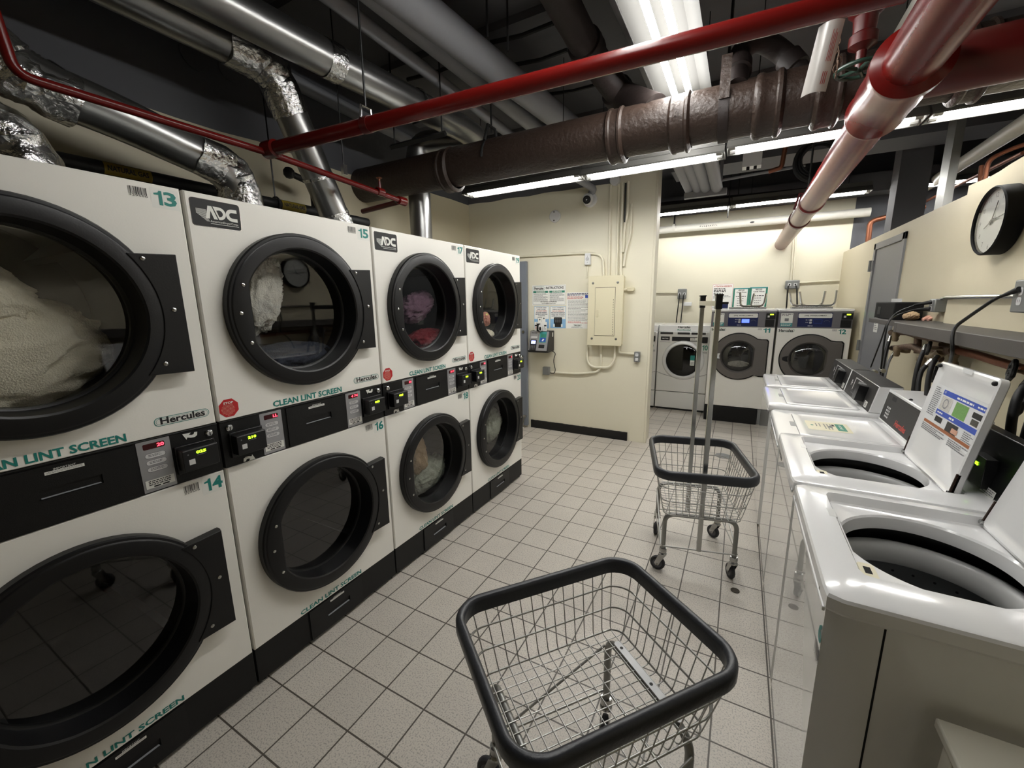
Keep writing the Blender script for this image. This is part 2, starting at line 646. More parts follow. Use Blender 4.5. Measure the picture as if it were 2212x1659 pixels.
# ceiling ribs
for i, y in enumerate((0.3, 1.15, 2.0, 2.85, 3.7, 4.45)):
    b = MB().box((XL, y - 0.05, ZC - 0.05), (6.4, y + 0.05, ZC + 0.01), 'ceil_dark')
    struct(b, 'trim_%d' % (i + 2), 'dark ceiling rib running across the room')
b = MB().box((0.83, 5.3, 2.98), (6.4, 5.75, ZC + 0.01), 'dark_paint')
struct(b, 'trim_8', 'dark beam across the ceiling of the washer bay')
b = MB().box((-1.4, 7.0, 2.86), (6.4, 7.302, 3.08), 'dark_paint')
struct(b, 'trim_9', 'dark beam along the top of the far wall')

# door on the back wall beside the dryers
d = MB()
y0, y1 = 4.545, 4.59
d.box((-1.4, y0, 0.03), (-0.622, y1, 2.045), 'door_blue_grey')
d1 = struct(d, 'door_1', 'grey metal door standing beside the last dryer', bevel=0.003)
k = MB()
kp = at(1130, 770, Y=y0)
k.cyl((kp.x, y0, kp.z), (kp.x, y0 - 0.03, kp.z), 0.014, 'chrome')
k.sphere((kp.x, y0 - 0.05, kp.z), 0.027, 'chrome', 14)
k.build('door_knob', d1)
k = MB()
kp = at(1130.5, 717, Y=y0)
k.cyl((kp.x, y0 + 0.001, kp.z), (kp.x, y0 - 0.008, kp.z), 0.018, 'chrome', 16)
k.build('deadbolt', d1)
k = MB()
kp = at(1134, 905, Y=y0)
k.box((kp.x - 0.02, y0 - 0.02, 0.14), (kp.x + 0.02, y0 + 0.001, 0.17), 'steel')
k.tube([(kp.x, y0 - 0.015, 0.15), (kp.x - 0.005, y0 - 0.05, 0.04), (kp.x - 0.005, y0 - 0.055, 0.012)], 0.009, 'steel')
k.sphere((kp.x - 0.005, y0 - 0.055, 0.013), 0.013, 'sticker', 10)
k.build('door_stop', d1)

# door in the right partition
d = MB()
ya, yb = 4.75, 5.675
d.box((XR - 0.016, ya, 0), (XR + 0.02, ya + 0.06, 2.10), 'door_grey')
d.box((XR - 0.016, yb - 0.06, 0), (XR + 0.02, yb, 2.10), 'door_grey')
d.box((XR - 0.016, ya, 2.04), (XR + 0.02, yb, 2.10), 'door_grey')
d2 = struct(d, 'door_2', 'grey metal door in the right partition', bevel=0.002)
k = MB().box((XR - 0.004, ya + 0.065, 0.01), (XR + 0.015, yb - 0.065, 2.035), 'door_grey')
k.build('door_leaf', d2, bevel=0.002)
for z in (1.886, 1.07):
    k = MB().cyl((XR - 0.024, yb + 0.02, z - 0.055), (XR - 0.024, yb + 0.02, z + 0.055), 0.014, 'grey_box', 12)
    k.box((XR - 0.02, yb - 0.05, z - 0.05), (XR - 0.012, yb + 0.02, z + 0.05), 'grey_box')
    k.build('hinge', d2)
# stains on the floor and drains
for (px, py, r, nm, lb) in ((1588, 1276, 0.022, 'floor_drain', 'small round dark drain plug in the floor behind the near cart'),
                            (1562, 985, 0.075, 'floor_drain', 'grey oval drain cover in the floor seen through the pole cart basket')):
    p = at(px, py, Z=0.0)
    k = MB().lathe(p, (0, 0, 1), [(r, 0), (r, 0.003), (r * 0.8, 0.004), (r * 0.7, 0.002)], 'grime' if r < 0.05 else 'grey_box', 24, cap1=True)
    single(k, nm, lb, 'drain', loc=p)
# ================================================================== stacked dryers
DX = F((0, 0, 0), (0, 1, 0), (0, 0, 1))          # the dryers' front plane, normal +x
HY = 0.385                                       # door centre along the front


def hole_loop(cy, cz, r, x, chord=True, n=72):
    out = []
    for i in range(n):
        t = 2 * pi * i / n
        y, z = r * cos(t), r * sin(t)
        if chord:
            y = max(y, -0.228 * r / 0.25)
        out.append(V((x, cy + y, cz + z)))
    return out


def rect_loop(cy, cz, y0, z0, y1, z1, x, n=72):
    out = []
    for i in range(n):
        t = 2 * pi * i / n
        dy, dz = cos(t), sin(t)
        s = min(((y1 - cy) / dy if dy > 0 else (y0 - cy) / dy) if abs(dy) > 1e-6 else 9, ((z1 - cz) / dz if dz > 0 else (z0 - cz) / dz) if abs(dz) > 1e-6 else 9)
        out.append(V((x, cy + dy * s, cz + dz * s)))
    # snap nearest samples to the corners
    for yy in (y0, y1):
        for zz in (z0, z1):
            i = min(range(n), key=lambda k: (out[k] - V((x, yy, zz))).length)
            out[i] = V((x, yy, zz))
    return out


def white_panel(z0, z1, cz):
    b = MB()
    y0, y1 = 0.005, 0.795
    loops = [rect_loop(HY, cz, y0, z0, y1, z1, -0.03), rect_loop(HY, cz, y0, z0, y1, z1, -0.004),
             rect_loop(HY, cz, y0 + 0.004, z0 + 0.003, y1 - 0.004, z1 - 0.003, 0.0),
             hole_loop(HY, cz, 0.27, 0.0, False), hole_loop(HY, cz, 0.27, -0.03, False)]
    b.loft(loops, 'dryer_white')
    return b


def led_text(n):
    return {0: ('20', 'LL'), 1: ('4 74', 'LL')}[n]


def make_dryer(k, nums, leds, lcds, label):
    root = thing('stacked_dryer', label, 'dryer', (0, 0, 0), 'stacked dryers')
    CZ = (1.542, 0.577)
    c = MB()
    c.box((-1.1, 0.006, 0.03), (-0.03, 0.012, 1.944), 'dryer_white')
    c.box((-1.1, 0.788, 0.03), (-0.03, 0.794, 1.944), 'dryer_white')
    c.box((-1.1, 0.012, 1.936), (-0.03, 0.788, 1.944), 'zinc')
    c.box((-1.1, 0.012, 0.03), (-0.03, 0.788, 0.04), 'zinc')
    c.box((-1.1, 0.012, 0.03), (-1.09, 0.788, 1.944), 'zinc')
    c.box((-1.09, 0.012, 1.04), (-0.03, 0.788, 1.06), 'shadow_gap')
    c.box((-0.05, -0.003, 0.03), (-0.022, 0.006, 1.94), 'zinc')
    c.build('cabinet', root)
    for z0, z1, cz in ((1.1524, 1.946, CZ[0]), (0.1745, 0.970, CZ[1])):
        white_panel(z0, z1, cz).build('front_panel', root)
    for i, cz in enumerate(CZ):
        d = MB()
        d.lathe((0, HY, cz), (-1, 0, 0), [(0.27, 0.03), (0.345, 0.10), (0.345, 0.72), (0.05, 0.75)], 'drum', 40, cap1=True)
        for q in range(4):
            t = pi / 4 + q * pi / 2
            e = V((0, cos(t), sin(t)))
            p = V((0, HY, cz))
            s = V((0, -sin(t), cos(t))) * 0.012
            a, bb = p + e * 0.345, p + e * 0.27
            d.add([a - s + V((-.12, 0, 0)), bb - s + V((-.12, 0, 0)), bb + s + V((-.12, 0, 0)), a + s + V((-.12, 0, 0)),
                   a - s + V((-.7, 0, 0)), bb - s + V((-.7, 0, 0)), bb + s + V((-.7, 0, 0)), a + s + V((-.7, 0, 0))],
                  [(0, 1, 2, 3), (4, 7, 6, 5), (0, 4, 5, 1), (1, 5, 6, 2), (2, 6, 7, 3)], 'drum')
        d.build('drum', root)
        # door: thick black ring cut straight along its left side
        d = MB()
        L = [hole_loop(HY, cz, 0.313, 0.002, False), hole_loop(HY, cz, 0.313, 0.030, False), hole_loop(HY, cz, 0.309, 0.0365, False),
             hole_loop(HY, cz, 0.302, 0.0375, False), hole_loop(HY, cz, 0.2985, 0.040, False), hole_loop(HY, cz, 0.296, 0.041, False),
             hole_loop(HY, cz, 0.257, 0.041), hole_loop(HY, cz, 0.251, 0.037), hole_loop(HY, cz, 0.246, -0.040), hole_loop(HY, cz, 0.238, -0.044),
             hole_loop(HY, cz, 0.236, -0.05), hole_loop(HY, cz, 0.27, -0.05, False)]
        d.loft(L, 'door_black')
        door = d.build('door', root, angle=25)
        g = MB()
        lo = hole_loop(HY, cz, 0.243, -0.042)
        g.add(lo, [tuple(range(len(lo)))], 'glass')
        g.build('door_glass', door, recalc=False)
        h = MB()
        up = i == 0
        z1, z0 = cz + 0.19, cz - 0.187
        arc = [(HY + 0.292 * cos(t), cz + 0.292 * sin(t)) for t in [radians(-39 + 78 * q / 16) for q in range(17)]]
        yr = 0.737
        h.prism(DX, [(yr, z0)] + [(yr, z1)] + arc[::-1], 0.006, 0.044, 'door_black')
        h.slab(DX, yr, z1 - 0.02, yr + 0.004, z1, 0.006, 0.030, 'door_black')
        h.build('hinge_plate', door, bevel=0.002)
        fr = F((0.043, 0, 0), (0, 1, 0), (0, 0, 1))
        for a, r in ((33, 0.314), (3, 0.322), (-29, 0.314), (158, 0.272), (180, 0.272), (204, 0.272)):
            t = radians(a)
            s = MB()
            x = 0.044 if r > 0.3 else 0.041
            s.lathe((x - 0.001, HY + r * cos(t), cz + r * sin(t)), (1, 0, 0), [(0.007, 0), (0.0065, 0.003), (0.003, 0.005)], 'steel', 10, cap1=True)
            s.build('screw', door)
    # control strip between the two doors
    p = MB().box((-0.03, 0.004, 0.971), (-0.002, 0.796, 1.1515), 'black_panel')
    p.box((-0.03, 0.004, 1.146), (0.001, 0.796, 1.151), 'black_panel')
    panel = p.build('control_panel', root, bevel=0.0015)
    PF = F((-0.002, 0, 0), (0, 1, 0), (0, 0, 1))
    for side, yk, yr, yp in ((0, 0.035, 0.032, 0.149), (1, 0.767, 0.660, 0.561)):
        s = MB()
        s.lathe((-0.002, yk, 1.122), (1, 0, 0), [(0.0125, 0), (0.0125, 0.006), (0.009, 0.009)], 'chrome', 18, cap1=True)
        s.slab(F((0.0072, 0, 0), (0, 1, 0), (0, 0, 1)), yk - 0.0015, 1.114, yk + 0.0015, 1.126, 0, 0.0004, 'ink')
        s.build('key_lock', panel)
        s = MB()
        s.box((-0.002, yr, 1.020), (0.045, yr + 0.108, 1.094), 'black_plastic')
        s.box((-0.002, yr - 0.004, 1.005), (0.008, yr + 0.118, 1.102), 'black_plastic')
        RF = F((0.045, 0, 0), (0, 1, 0), (0, 0, 1))
        s.rect(RF, yr + 0.002, 1.090, yr + 0.106, 1.0915, 'ink_grey')
        s.text(RF, yr + 0.040, 1.0735, 0.010, lcds[side], 'lcd_green', w=0.030)
        s.rect(RF, yr + 0.016, 1.040, yr + 0.034, 1.0585, 'button_grey')
        s.rect(RF, yr + 0.042, 1.067, yr + 0.070, 1.0692, 'ink_grey')
        s.rect(RF, yr + 0.014, 1.0745, yr + 0.018, 1.079, 'ink_grey')
        s.build('card_reader', panel, bevel=0.002)
        s = MB()
        s.rrect(PF, yp, 0.975, yp + 0.089, 1.1455, 0.002, 'silver_pad', 0.0015)
        s.rrect(PF, yp + 0.016, 1.1165, yp + 0.074, 1.1355, 0.004, 'led_off', 0.002)
        s.text(PF, yp + 0.072, 1.1205, 0.0115, leds[side], 'led_red', al='R', l=0.0026, w=0.0095 * len(leds[side]))
        for q, zc in enumerate((1.0945, 1.0715, 1.0485)):
            s.rrect(PF, yp + 0.017, zc - 0.0085, yp + 0.073, zc + 0.0085, 0.0084, 'button_grey', 0.002)
            s.rring(PF, yp + 0.017, zc - 0.0085, yp + 0.073, zc + 0.0085, 0.0084, 0.001, 'ink_grey', 0.0024)
            s.lines(PF, yp + 0.026, yp + 0.062, zc + 0.004, 2, 0.0045, 0.0022, 'ink_grey', 0.0024, seed=q)
        s.build('keypad', panel, recalc=False)
        s = MB()
        s.rect(PF, yp + 0.006, 0.987, yp + 0.084, 1.015, 'sticker', 0.003)
        s.lines(PF, yp + 0.014, yp + 0.076, 1.012, 3, 0.006, 0.003, 'ink', 0.0034, seed=4)
        s.rect(PF, yp + 0.026, 0.989, yp + 0.044, 0.9935, 'ink', 0.0034)
        s.rect(PF, yp + 0.050, 0.989, yp + 0.068, 0.9935, 'ink', 0.0034)
        s.build('payment_sticker', panel, recalc=False)
        s = MB()
        pts = [(-0.022, -0.009), (-0.020, 0.003), (-0.012, 0.008), (0.0, 0.007), (0.010, 0.003), (0.013, 0.010), (0.023, -0.012), (-0.002, -0.011), (0.004, -0.005), (-0.004, -0.002), (-0.010, -0.003), (-0.013, -0.010)]
        if side == 0:
            s.poly(PF, [(yr + 0.057 + a, 0.985 + z) for a, z in pts], 'sticker', 0.002)
        else:
            s.poly(PF, [(yr + 0.050 - a, 1.128 - z) for a, z in pts], 'sticker', 0.002)
        s.build('arrow_sign', panel, recalc=False)

    def drawer(z0, z1, ya, yb, sz, st):
        s = MB()
        fr = F((-0.002, 0, 0), (0, 1, 0), (0, 0, 1))
        s.loft([[fr.p(ya, z0, 0), fr.p(yb, z0, 0), fr.p(yb, z1, 0), fr.p(ya, z1, 0)],
                [fr.p(ya, z0, 0.005), fr.p(yb, z0, 0.005), fr.p(yb, z1, 0.005), fr.p(ya, z1, 0.005)],
                [fr.p(0.34, sz - 0.014, 0.0055), fr.p(0.472, sz - 0.014, 0.0055), fr.p(0.472, sz + 0.014, 0.0055), fr.p(0.34, sz + 0.014, 0.0055)],
                [fr.p(0.345, sz - 0.010, -0.022), fr.p(0.467, sz - 0.010, -0.022), fr.p(0.467, sz + 0.013, -0.022), fr.p(0.345, sz + 0.013, -0.022)]], 'black_panel', cap1=True)
        s.rect(fr, ya - 0.004, z0, ya, z1, 'shadow_gap', 0.001)
        s.add([fr.p(0.344, sz - 0.012, 0.0052), fr.p(0.468, sz - 0.012, 0.0052), fr.p(0.464, sz - 0.002, -0.018), fr.p(0.348, sz - 0.002, -0.018)], [(0, 1, 2, 3)], 'door_grey')  # grey lip added in the black slot so its floor looks lit
        s.build('lint_drawer', root)
        s = MB()
        fr = F((0.0035, 0, 0), (0, 1, 0), (0, 0, 1))
        s.rect(fr, 0.360, st, 0.440, st + 0.009, 'sticker')
        s.text(fr, 0.378, st + 0.0095, 0.006, 'IMPORTANT', 'sticker', w=0.045, bold=False)
        s.lines(fr, 0.364, 0.436, st + 0.007, 2, 0.003, 0.0012, 'ink_grey', seed=2)
        s.build('drawer_sticker', root, recalc=False)
    drawer(0.976, 1.143, 0.258, 0.553, 1.066, 1.118)
    kk = MB().box((-0.05, 0.004, 0.018), (-0.003, 0.796, 0.1735), 'black_kick')
    kk.build('kick_panel', root, bevel=0.002)
    drawer(0.022, 0.170, 0.25, 0.553, 0.095, 0.148)
    for y in (0.03, 0.77):
        f = MB().cyl((-0.03, y, 0.0), (-0.03, y, 0.03), 0.012, 'steel', 10)
        f.cyl((-0.03, y, 0.0), (-0.03, y, 0.006), 0.018, 'steel', 10)
        f.build('levelling_foot', root)
    # lettering and stickers
    s = MB()
    s.text(DX, 0.209, 1.1605, 0.0255, 'CLEAN LINT SCREEN', 'teal', w=0.334, l=0.001)
    s.build('lettering', root, recalc=False)
    s = MB()
    s.text(DX, 0.211, 0.1835, 0.021, 'CLEAN LINT SCREEN', 'teal', w=0.345, l=0.001)
    s.build('lettering', root, recalc=False)
    for nn, zb, h, ya, yb in ((nums[0], 1.885, 0.043, 0.722, 0.782), (nums[1], 0.910, 0.047, 0.726, 0.785)):
        s = MB()
        s.rect(DX, ya - 0.008, zb - 0.01, yb + 0.006, zb + h + 0.008, 'sticker', 0.0006)
        s.num(DX, ya, zb, h, nn, 'teal', yb - ya)
        s.build('number_sticker', root, recalc=False)
        s = MB()
        s.barcode(DX, ya - 0.062, zb + h * 0.35, ya - 0.016, zb + h, 'ink', seed=3)
        s.build('barcode_sticker', root, recalc=False)
    s = MB()
    s.rrect(DX, 0.617, 1.184, 0.778, 1.213, 0.0144, 'teal', 0.0006)
    s.rrect(DX, 0.619, 1.186, 0.776, 1.211, 0.0124, 'sticker', 0.0009)
    s.rring(DX, 0.622, 1.189, 0.773, 1.208, 0.0094, 0.001, 'teal', 0.0012)
    s.text(DX, 0.634, 1.1885, 0.0235, 'Hercules', 'ink', w=0.130, l=0.0015)
    s.build('logo_sticker', root, recalc=False)
    s = MB()
    s.poly(DX, [(0.044 + 0.036 * cos(pi / 8 + q * pi / 4), 1.197 + 0.036 * sin(pi / 8 + q * pi / 4)) for q in range(8)], 'stop_red')
    s.text(DX, 0.044, 1.212, 0.0085, 'STOP', 'sticker', w=0.034, al='C')
    for q, wd in enumerate((0.038, 0.046, 0.052, 0.054, 0.052, 0.05, 0.044, 0.03, 0.014)):
        s.lines(DX, 0.044 - wd / 2, 0.044 + wd / 2, 1.2085 - q * 0.0048, 1, 0.004, 0.0017, 'cloth_pink', seed=0)
    s.build('stop_sticker', root, recalc=False)
    s = MB()
    s.rrect(DX, 0.018, 1.838, 0.178, 1.929, 0.010, 'steel', 0.0006)
    s.rrect(DX, 0.0195, 1.8395, 0.1765, 1.9275, 0.009, 'ink', 0.0010)
    for q in range(14):
        z = 1.895 - q * 0.0028
        a0 = 0.034 + max(0, q - 5) * 0.0036
        a1 = 0.066 if q < 8 else 0.066 + (q - 8) * 0.0015
        s.rect(DX, a0, z - 0.0012, max(a1, a0 + 0.004), z, 'sticker', 0.0013)
    zb, zt, hh = 1.867, 1.909, 0.042
    s.poly(DX, [(0.062, zb), (0.072, zt), (0.084, zt), (0.100, zb), (0.088, zb), (0.079, zb + 0.027), (0.074, zb)], 'sticker', 0.0014)
    arc = lambda cx, r, t0, t1: [(cx + r * cos(radians(t0 + (t1 - t0) * q / 10)), zb + hh / 2 + r * sin(radians(t0 + (t1 - t0) * q / 10))) for q in range(11)]
    s.poly(DX, [(0.0875, zt), (0.104, zb), (0.107, zb)] + arc(0.107, 0.021, -90, 90), 'sticker', 0.0016)
    s.poly(DX, [(0.098, zt - 0.012), (0.105, zb + 0.010)] + arc(0.107, 0.011, -90, 90), 'ink', 0.0019)
    o, inn = arc(0.149, 0.021, 90, 270), arc(0.149, 0.0095, 90, 270)
    s.poly(DX, [(0.166, zt)] + o + [(0.166, zb), (0.166, zb + 0.0115)] + inn[::-1] + [(0.166, zt - 0.0115)], 'sticker', 0.0016)
    s.text(DX, 0.075, 1.854, 0.0085, 'AmericanDryerCorp.', 'sticker', w=0.092, bold=False, l=0.0014)
    s.rect(DX, 0.075, 1.8505, 0.168, 1.8518, 'sticker', 0.0014)
    s.build('maker_plate', root, recalc=False)
    for o in COL.objects:
        pass
    root.location = (0, 0.8 * k, 0)
    return root


DRY = [((('13', '14')), ('LL', '20'), ('210', '025'), 'white stacked dryer numbered 13 over 14, nearest the camera, cream towel in its upper drum'),
       ((('15', '16')), ('LL', '4 74'), ('210', '025'), 'white stacked dryer numbered 15 over 16, a pale grey cloth in its upper drum'),
       ((('17', '18')), ('50', '26 7'), ('025', '025'), 'white stacked dryer numbered 17 over 18, purple and red washing behind its upper door'),
       ((('19', '20')), ('08', '5'), ('025', '025'), 'white stacked dryer numbered 19 over 20, last of the row beside the grey door')]
for k, (nums, leds, lcds, lb) in enumerate(DRY):
    make_dryer(k, nums, leds, lcds, lb)


# ------------------------------------------------------------------ washing behind the dryer doors
def cloth(name, label, cat, c, size, m, seed, fold=0.16, freq=3.0, rot=0.0, lvl=5):
    bm = bmesh.new()
    bmesh.ops.create_icosphere(bm, subdivisions=lvl, radius=1.0)
    R = Matrix.Rotation(rot, 3, 'X')
    o = V((seed * 3.1, seed * 1.7, seed * 5.3))
    vs = []
    for v in bm.verts:
        p = v.co.copy()
        q = p * freq + o
        w = V((noise.noise(q * 0.6), noise.noise(q * 0.6 + V((9, 0, 0))), noise.noise(q * 0.6 + V((0, 9, 0)))))
        rdg = 1 - abs(noise.noise(q + w * 1.3)) * 2.2
        d = 1 + fold * rdg + fold * 0.5 * (1 - abs(noise.noise(q * 2.1 + w)) * 2) + fold * 0.9 * noise.noise(q * 0.45) + fold * 0.18 * noise.noise(q * 6)
        p = p * d
        p = R @ V((p.x * size[0], p.y * size[1], p.z * size[2]))
        vs.append(V(c) + p)
    b = MB()
    b.add(vs, [tuple(v.index for v in f.verts) for f in bm.faces], m)
    bm.free()
    return single(b, name, label, cat, angle=180)


for a in [
    ('towel', 'large crumpled cream towel filling the drum of dryer 13', 'towel', (-0.182, 0.33, 1.43), (0.085, 0.25, 0.15), 'towel', 3, 0.13, 2.2, 0.2),
    ('towel', 'cream towel fold lying on top of the larger towel in dryer 13', 'towel', (-0.162, 0.26, 1.645), (0.07, 0.21, 0.10), 'towel', 8, 0.14, 2.6, -0.5),
    ('cloth', 'pale grey lace cloth tumbling at the left of dryer 15', 'cloth', (-0.132, 1.085, 1.61), (0.045, 0.085, 0.145), 'cloth_grey', 5, 0.2, 3.2, -0.35),
    ('garment', 'dark blue washing at the bottom of dryer 15', 'garment', (-0.182, 1.2, 1.33), (0.09, 0.2, 0.06), 'denim', 6, 0.14, 2.6, 0.05),
    ('garment', 'faded purple washing in the middle of dryer 17', 'garment', (-0.152, 2.06, 1.55), (0.06, 0.14, 0.075), 'cloth_purple', 7, 0.2, 2.6, 0.3),
    ('garment', 'dark red washing at the bottom of dryer 17', 'garment', (-0.162, 2.14, 1.335), (0.08, 0.13, 0.06), 'cloth_red', 9, 0.2, 2.6, 0.1),
    ('garment', 'small pink garment in the middle of dryer 19', 'garment', (-0.132, 2.85, 1.44), (0.03, 0.045, 0.045), 'cloth_pink', 2, 0.2, 2.4, 0.2),
    ('cloth', 'white cloth lying at the bottom of dryer 19', 'cloth', (-0.142, 2.83, 1.32), (0.06, 0.08, 0.035), 'towel', 4, 0.2, 3, 0),
    ('cloth', 'tan cloth hanging at the left of dryer 18', 'cloth', (-0.142, 1.96, 0.63), (0.05, 0.08, 0.14), 'cloth_tan', 11, 0.18, 2.3, 0.3),
    ('towel', 'grey green towel heaped at the bottom of dryer 18', 'towel', (-0.182, 2.1, 0.42), (0.09, 0.17, 0.10), 'cloth_sage', 12, 0.14, 2.6, 0.2),
    ('towel', 'grey cream towel tumbling in dryer 20', 'towel', (-0.152, 2.9, 0.55), (0.06, 0.14, 0.12), 'cloth_sage', 14, 0.2, 2.6, 0.3),
]:
    cloth(*a)
# ================================================================== wire laundry carts
def make_cart(poles, plate, label, loc, rz, ZB=0.382):
    root = thing('laundry_cart', label, 'laundry cart', (0, 0, 0), 'wire laundry carts')
    L, W, ZR = 0.312, 0.247, 0.628     # half length (x), half width (y), rim and floor heights
    l2, w2 = 0.262, 0.200

    def ring(t, n=8):
        a, w = l2 + (L - l2) * t, w2 + (W - w2) * t
        z = ZB + (ZR - ZB) * t
        r = 0.045 + 0.035 * t
        return [V((x, y, z)) for x, y in rrpoly(-a, -w, a, w, r, n)]
    b = MB()
    wr = 0.0019
    for t, r in ((0.0, 0.0032), (0.36, 0.0032), (0.70, 0.0032), (0.97, 0.004)):
        b.tube(ring(t), r, 'wire', 6, closed=True)
    nx, ny = 14, 11
    for i in range(nx):
        f = -1 + 2 * (i + 0.5) / nx
        xb, xt = f * (l2 - 0.015), f * (L - 0.03)
        b.tube(fillet([(xt, -W, ZR), (xb, -w2, ZB), (xb, w2, ZB), (xt, W, ZR)], 0.02, 3), wr, 'wire', 6)
    for i in range(ny):
        f = -1 + 2 * (i + 0.5) / ny
        yb, yt = f * (w2 - 0.015), f * (W - 0.03)
        b.tube(fillet([(-L, yt, ZR), (-l2, yb, ZB - 0.004), (l2, yb, ZB - 0.004), (L, yt, ZR)], 0.02, 3), wr, 'wire', 6)
    b.build('wire_basket', root, angle=60)
    # padded bumper rail round the rim
    b = MB()
    path = [(x, y) for x, y in rrpoly(-L - 0.004, -W - 0.004, L + 0.004, W + 0.004, 0.085, 10)]
    prof = [(-0.011, -0.026), (0.010, -0.027), (0.015, -0.016), (0.015, 0.012), (0.010, 0.022), (0.0, 0.026), (-0.009, 0.022), (-0.013, 0.012)]
    n = len(path)
    loops = []
    for i in range(n):
        a, c = V(path[i - 1] + (0,)), V(path[(i + 1) % n] + (0,))
        t = (c - a).normalized()
        nr = V((t.y, -t.x, 0))
        k = 1.0
        loops.append([V(path[i] + (0,)) + nr * (pr * k) + V((0, 0, ZR + 0.012 + pz)) for pr, pz in prof])
    loops.append(loops[0])
    b.loft(loops, 'bumper')
    b.build('bumper_rail', root, angle=50)
    # two bent tube legs, one under each short end
    lx, ly = 0.215, 0.188
    for sx in (-1, 1):
        b = MB()
        x = sx * lx
        b.tube(fillet([(x, -ly, 0.115), (x, -ly, ZB - 0.018), (x, ly, ZB - 0.018), (x, ly, 0.115)], 0.06, 8), 0.0125, 'zinc', 12)
        b.build('leg_frame', root, angle=60)
    b = MB()
    e = [(lx, -ly), (lx, ly), (-lx, ly), (-lx, -ly)]
    b.tube([V((x * 1.05, y * 1.08, 0.165)) for x, y in rrpoly(-lx, -ly, lx, ly, 0.02, 4)], 0.0042, 'wire', 8, closed=True)
    for sy in (-1, 1):
        b.tube([(-lx * 1.02, sy * ly * 1.07, 0.165), (lx * 0.98, sy * ly * 1.07, ZB - 0.06)], 0.0042, 'wire', 8)
    b.build('brace_rod', root, angle=60)
    for i, (x, y) in enumerate(e):
        ang = (0.7, 2.9, 1.3, 0.2)[i] + (0 if poles else 1.1)
        d = V((cos(ang), sin(ang), 0))
        s = V((-d.y, d.x, 0))
        c = MB()
        p = V((x, y, 0))
        c.lathe(p, (0, 0, 1), [(0.006, 0.150), (0.019, 0.148), (0.021, 0.138), (0.021, 0.124), (0.017, 0.118), (0.022, 0.112), (0.022, 0.104)], 'steel', 18, cap0=True, cap1=True)
        w = p + d * 0.026
        for sg in (-1, 1):
            o = s * (0.0165 * sg)
            c.prism(F(p + o, d, (0, 0, 1)), [(-0.018, 0.106), (0.020, 0.106), (0.042, 0.048), (0.036, 0.034), (0.018, 0.034), (0.008, 0.06)], -0.0012, 0.0012, 'steel')
        c.cyl(w + s * 0.020 + V((0, 0, 0.042)), w - s * 0.020 + V((0, 0, 0.042)), 0.006, 'zinc', 10)
        cas = c.build('caster', root)
        c = MB()
        wc = w + V((0, 0, 0.0425))
        c.lathe(wc, s, [(0.006, -0.011), (0.028, -0.010), (0.031, -0.012), (0.040, -0.010), (0.0425, -0.004), (0.0425, 0.004), (0.040, 0.010), (0.031, 0.012), (0.028, 0.010), (0.006, 0.011)], 'tyre', 28, cap0=True, cap1=True)
        for sg in (-1, 1):
            c.lathe(wc + s * (0.0105 * sg), s, [(0.027, 0), (0.010, 0.0012 * sg)], 'wheel_grey', 20, cap1=True)
        c.build('wheel', cas)
    if poles:
        b = MB()
        b.box((-lx - 0.014 - 0.012, -0.012, 0.165), (-lx - 0.014 + 0.010, 0.012, 1.585), 'steel')
        b.build('pole', root, bevel=0.002)
        b = MB()
        b.box((lx + 0.014 - 0.010, -0.012, 0.165), (lx + 0.014 + 0.012, 0.012, 1.585), 'steel')
        b.build('pole', root, bevel=0.002)
        b = MB()
        b.box((-lx - 0.02, 0.013, 1.535), (lx + 0.02, 0.016, 1.560), 'steel')
        b.build('cross_bar', root)
        for sx in (-1, 1):
            b = MB()
            x = sx * (lx + 0.014)
            b.box((x - 0.015, -0.015, 1.52), (x + 0.015, 0.015, 1.59), 'black_plastic')
            b.box((x - 0.018, -0.018, 1.587), (x + 0.018, 0.018, 1.594), 'black_plastic')
            b.cyl((x, -0.012, 1.55), (x, -0.045, 1.55), 0.006, 'black_plastic', 10)
            b.build('pole_cap', root)
    if plate:
        b = MB()
        fr = F((lx, 0, ZB - 0.001), (1, 0, 0), (0, 1, 0))
        b.prism(fr, rrpoly(-0.012, -0.155, 0.012, 0.145, 0.011), 0, 0.004, 'alarm_white')
        for q in (-0.135, -0.03, 0.115):
            b.lathe(fr.p(0, q, 0.0041), (0, 0, 1), [(0.0055, 0), (0.0055, 0.0006)], 'ink', 12, cap1=True)
        b.build('mounting_bar', root)
    root.location = loc
    root.rotation_euler = (0, 0, rz)
    return root


make_cart(False, True, 'empty wire laundry cart without a pole, nearest to the camera', (1.336, 1.02, 0), math.atan2(0.476, 0.385), 0.418)
make_cart(True, False, 'wire laundry cart with two tall hanging poles, standing in front of the top loading washers', (1.487, 2.63, 0), math.atan2(0.62, -0.15))
# ================================================================== top loading washers along the right
def ray_rr(cx, cy, x0, y0, x1, y1, r, n=96):
    """n points of a rounded rectangle, sampled by angle about (cx, cy)"""
    base = rrpoly(x0, y0, x1, y1, r, 12)
    out = []
    m = len(base)
    for k in range(n):
        t = 2 * pi * k / n
        d = (cos(t), sin(t))
        best = None
        for i in range(m):
            ax, ay = base[i][0] - cx, base[i][1] - cy
            bx_, by_ = base[(i + 1) % m][0] - cx, base[(i + 1) % m][1] - cy
            ex, ey = bx_ - ax, by_ - ay
            det = -d[0] * ey + d[1] * ex
            if abs(det) < 1e-12:
                continue
            s = (-ax * ey + ay * ex) / det
            u = (d[0] * ay - d[1] * ax) / det
            if s > 0 and -1e-6 <= u <= 1 + 1e-6 and (best is None or s < best):
                best = s
        out.append((cx + d[0] * best, cy + d[1] * best))
    return out


XW0, XW1 = 1.872, 2.50


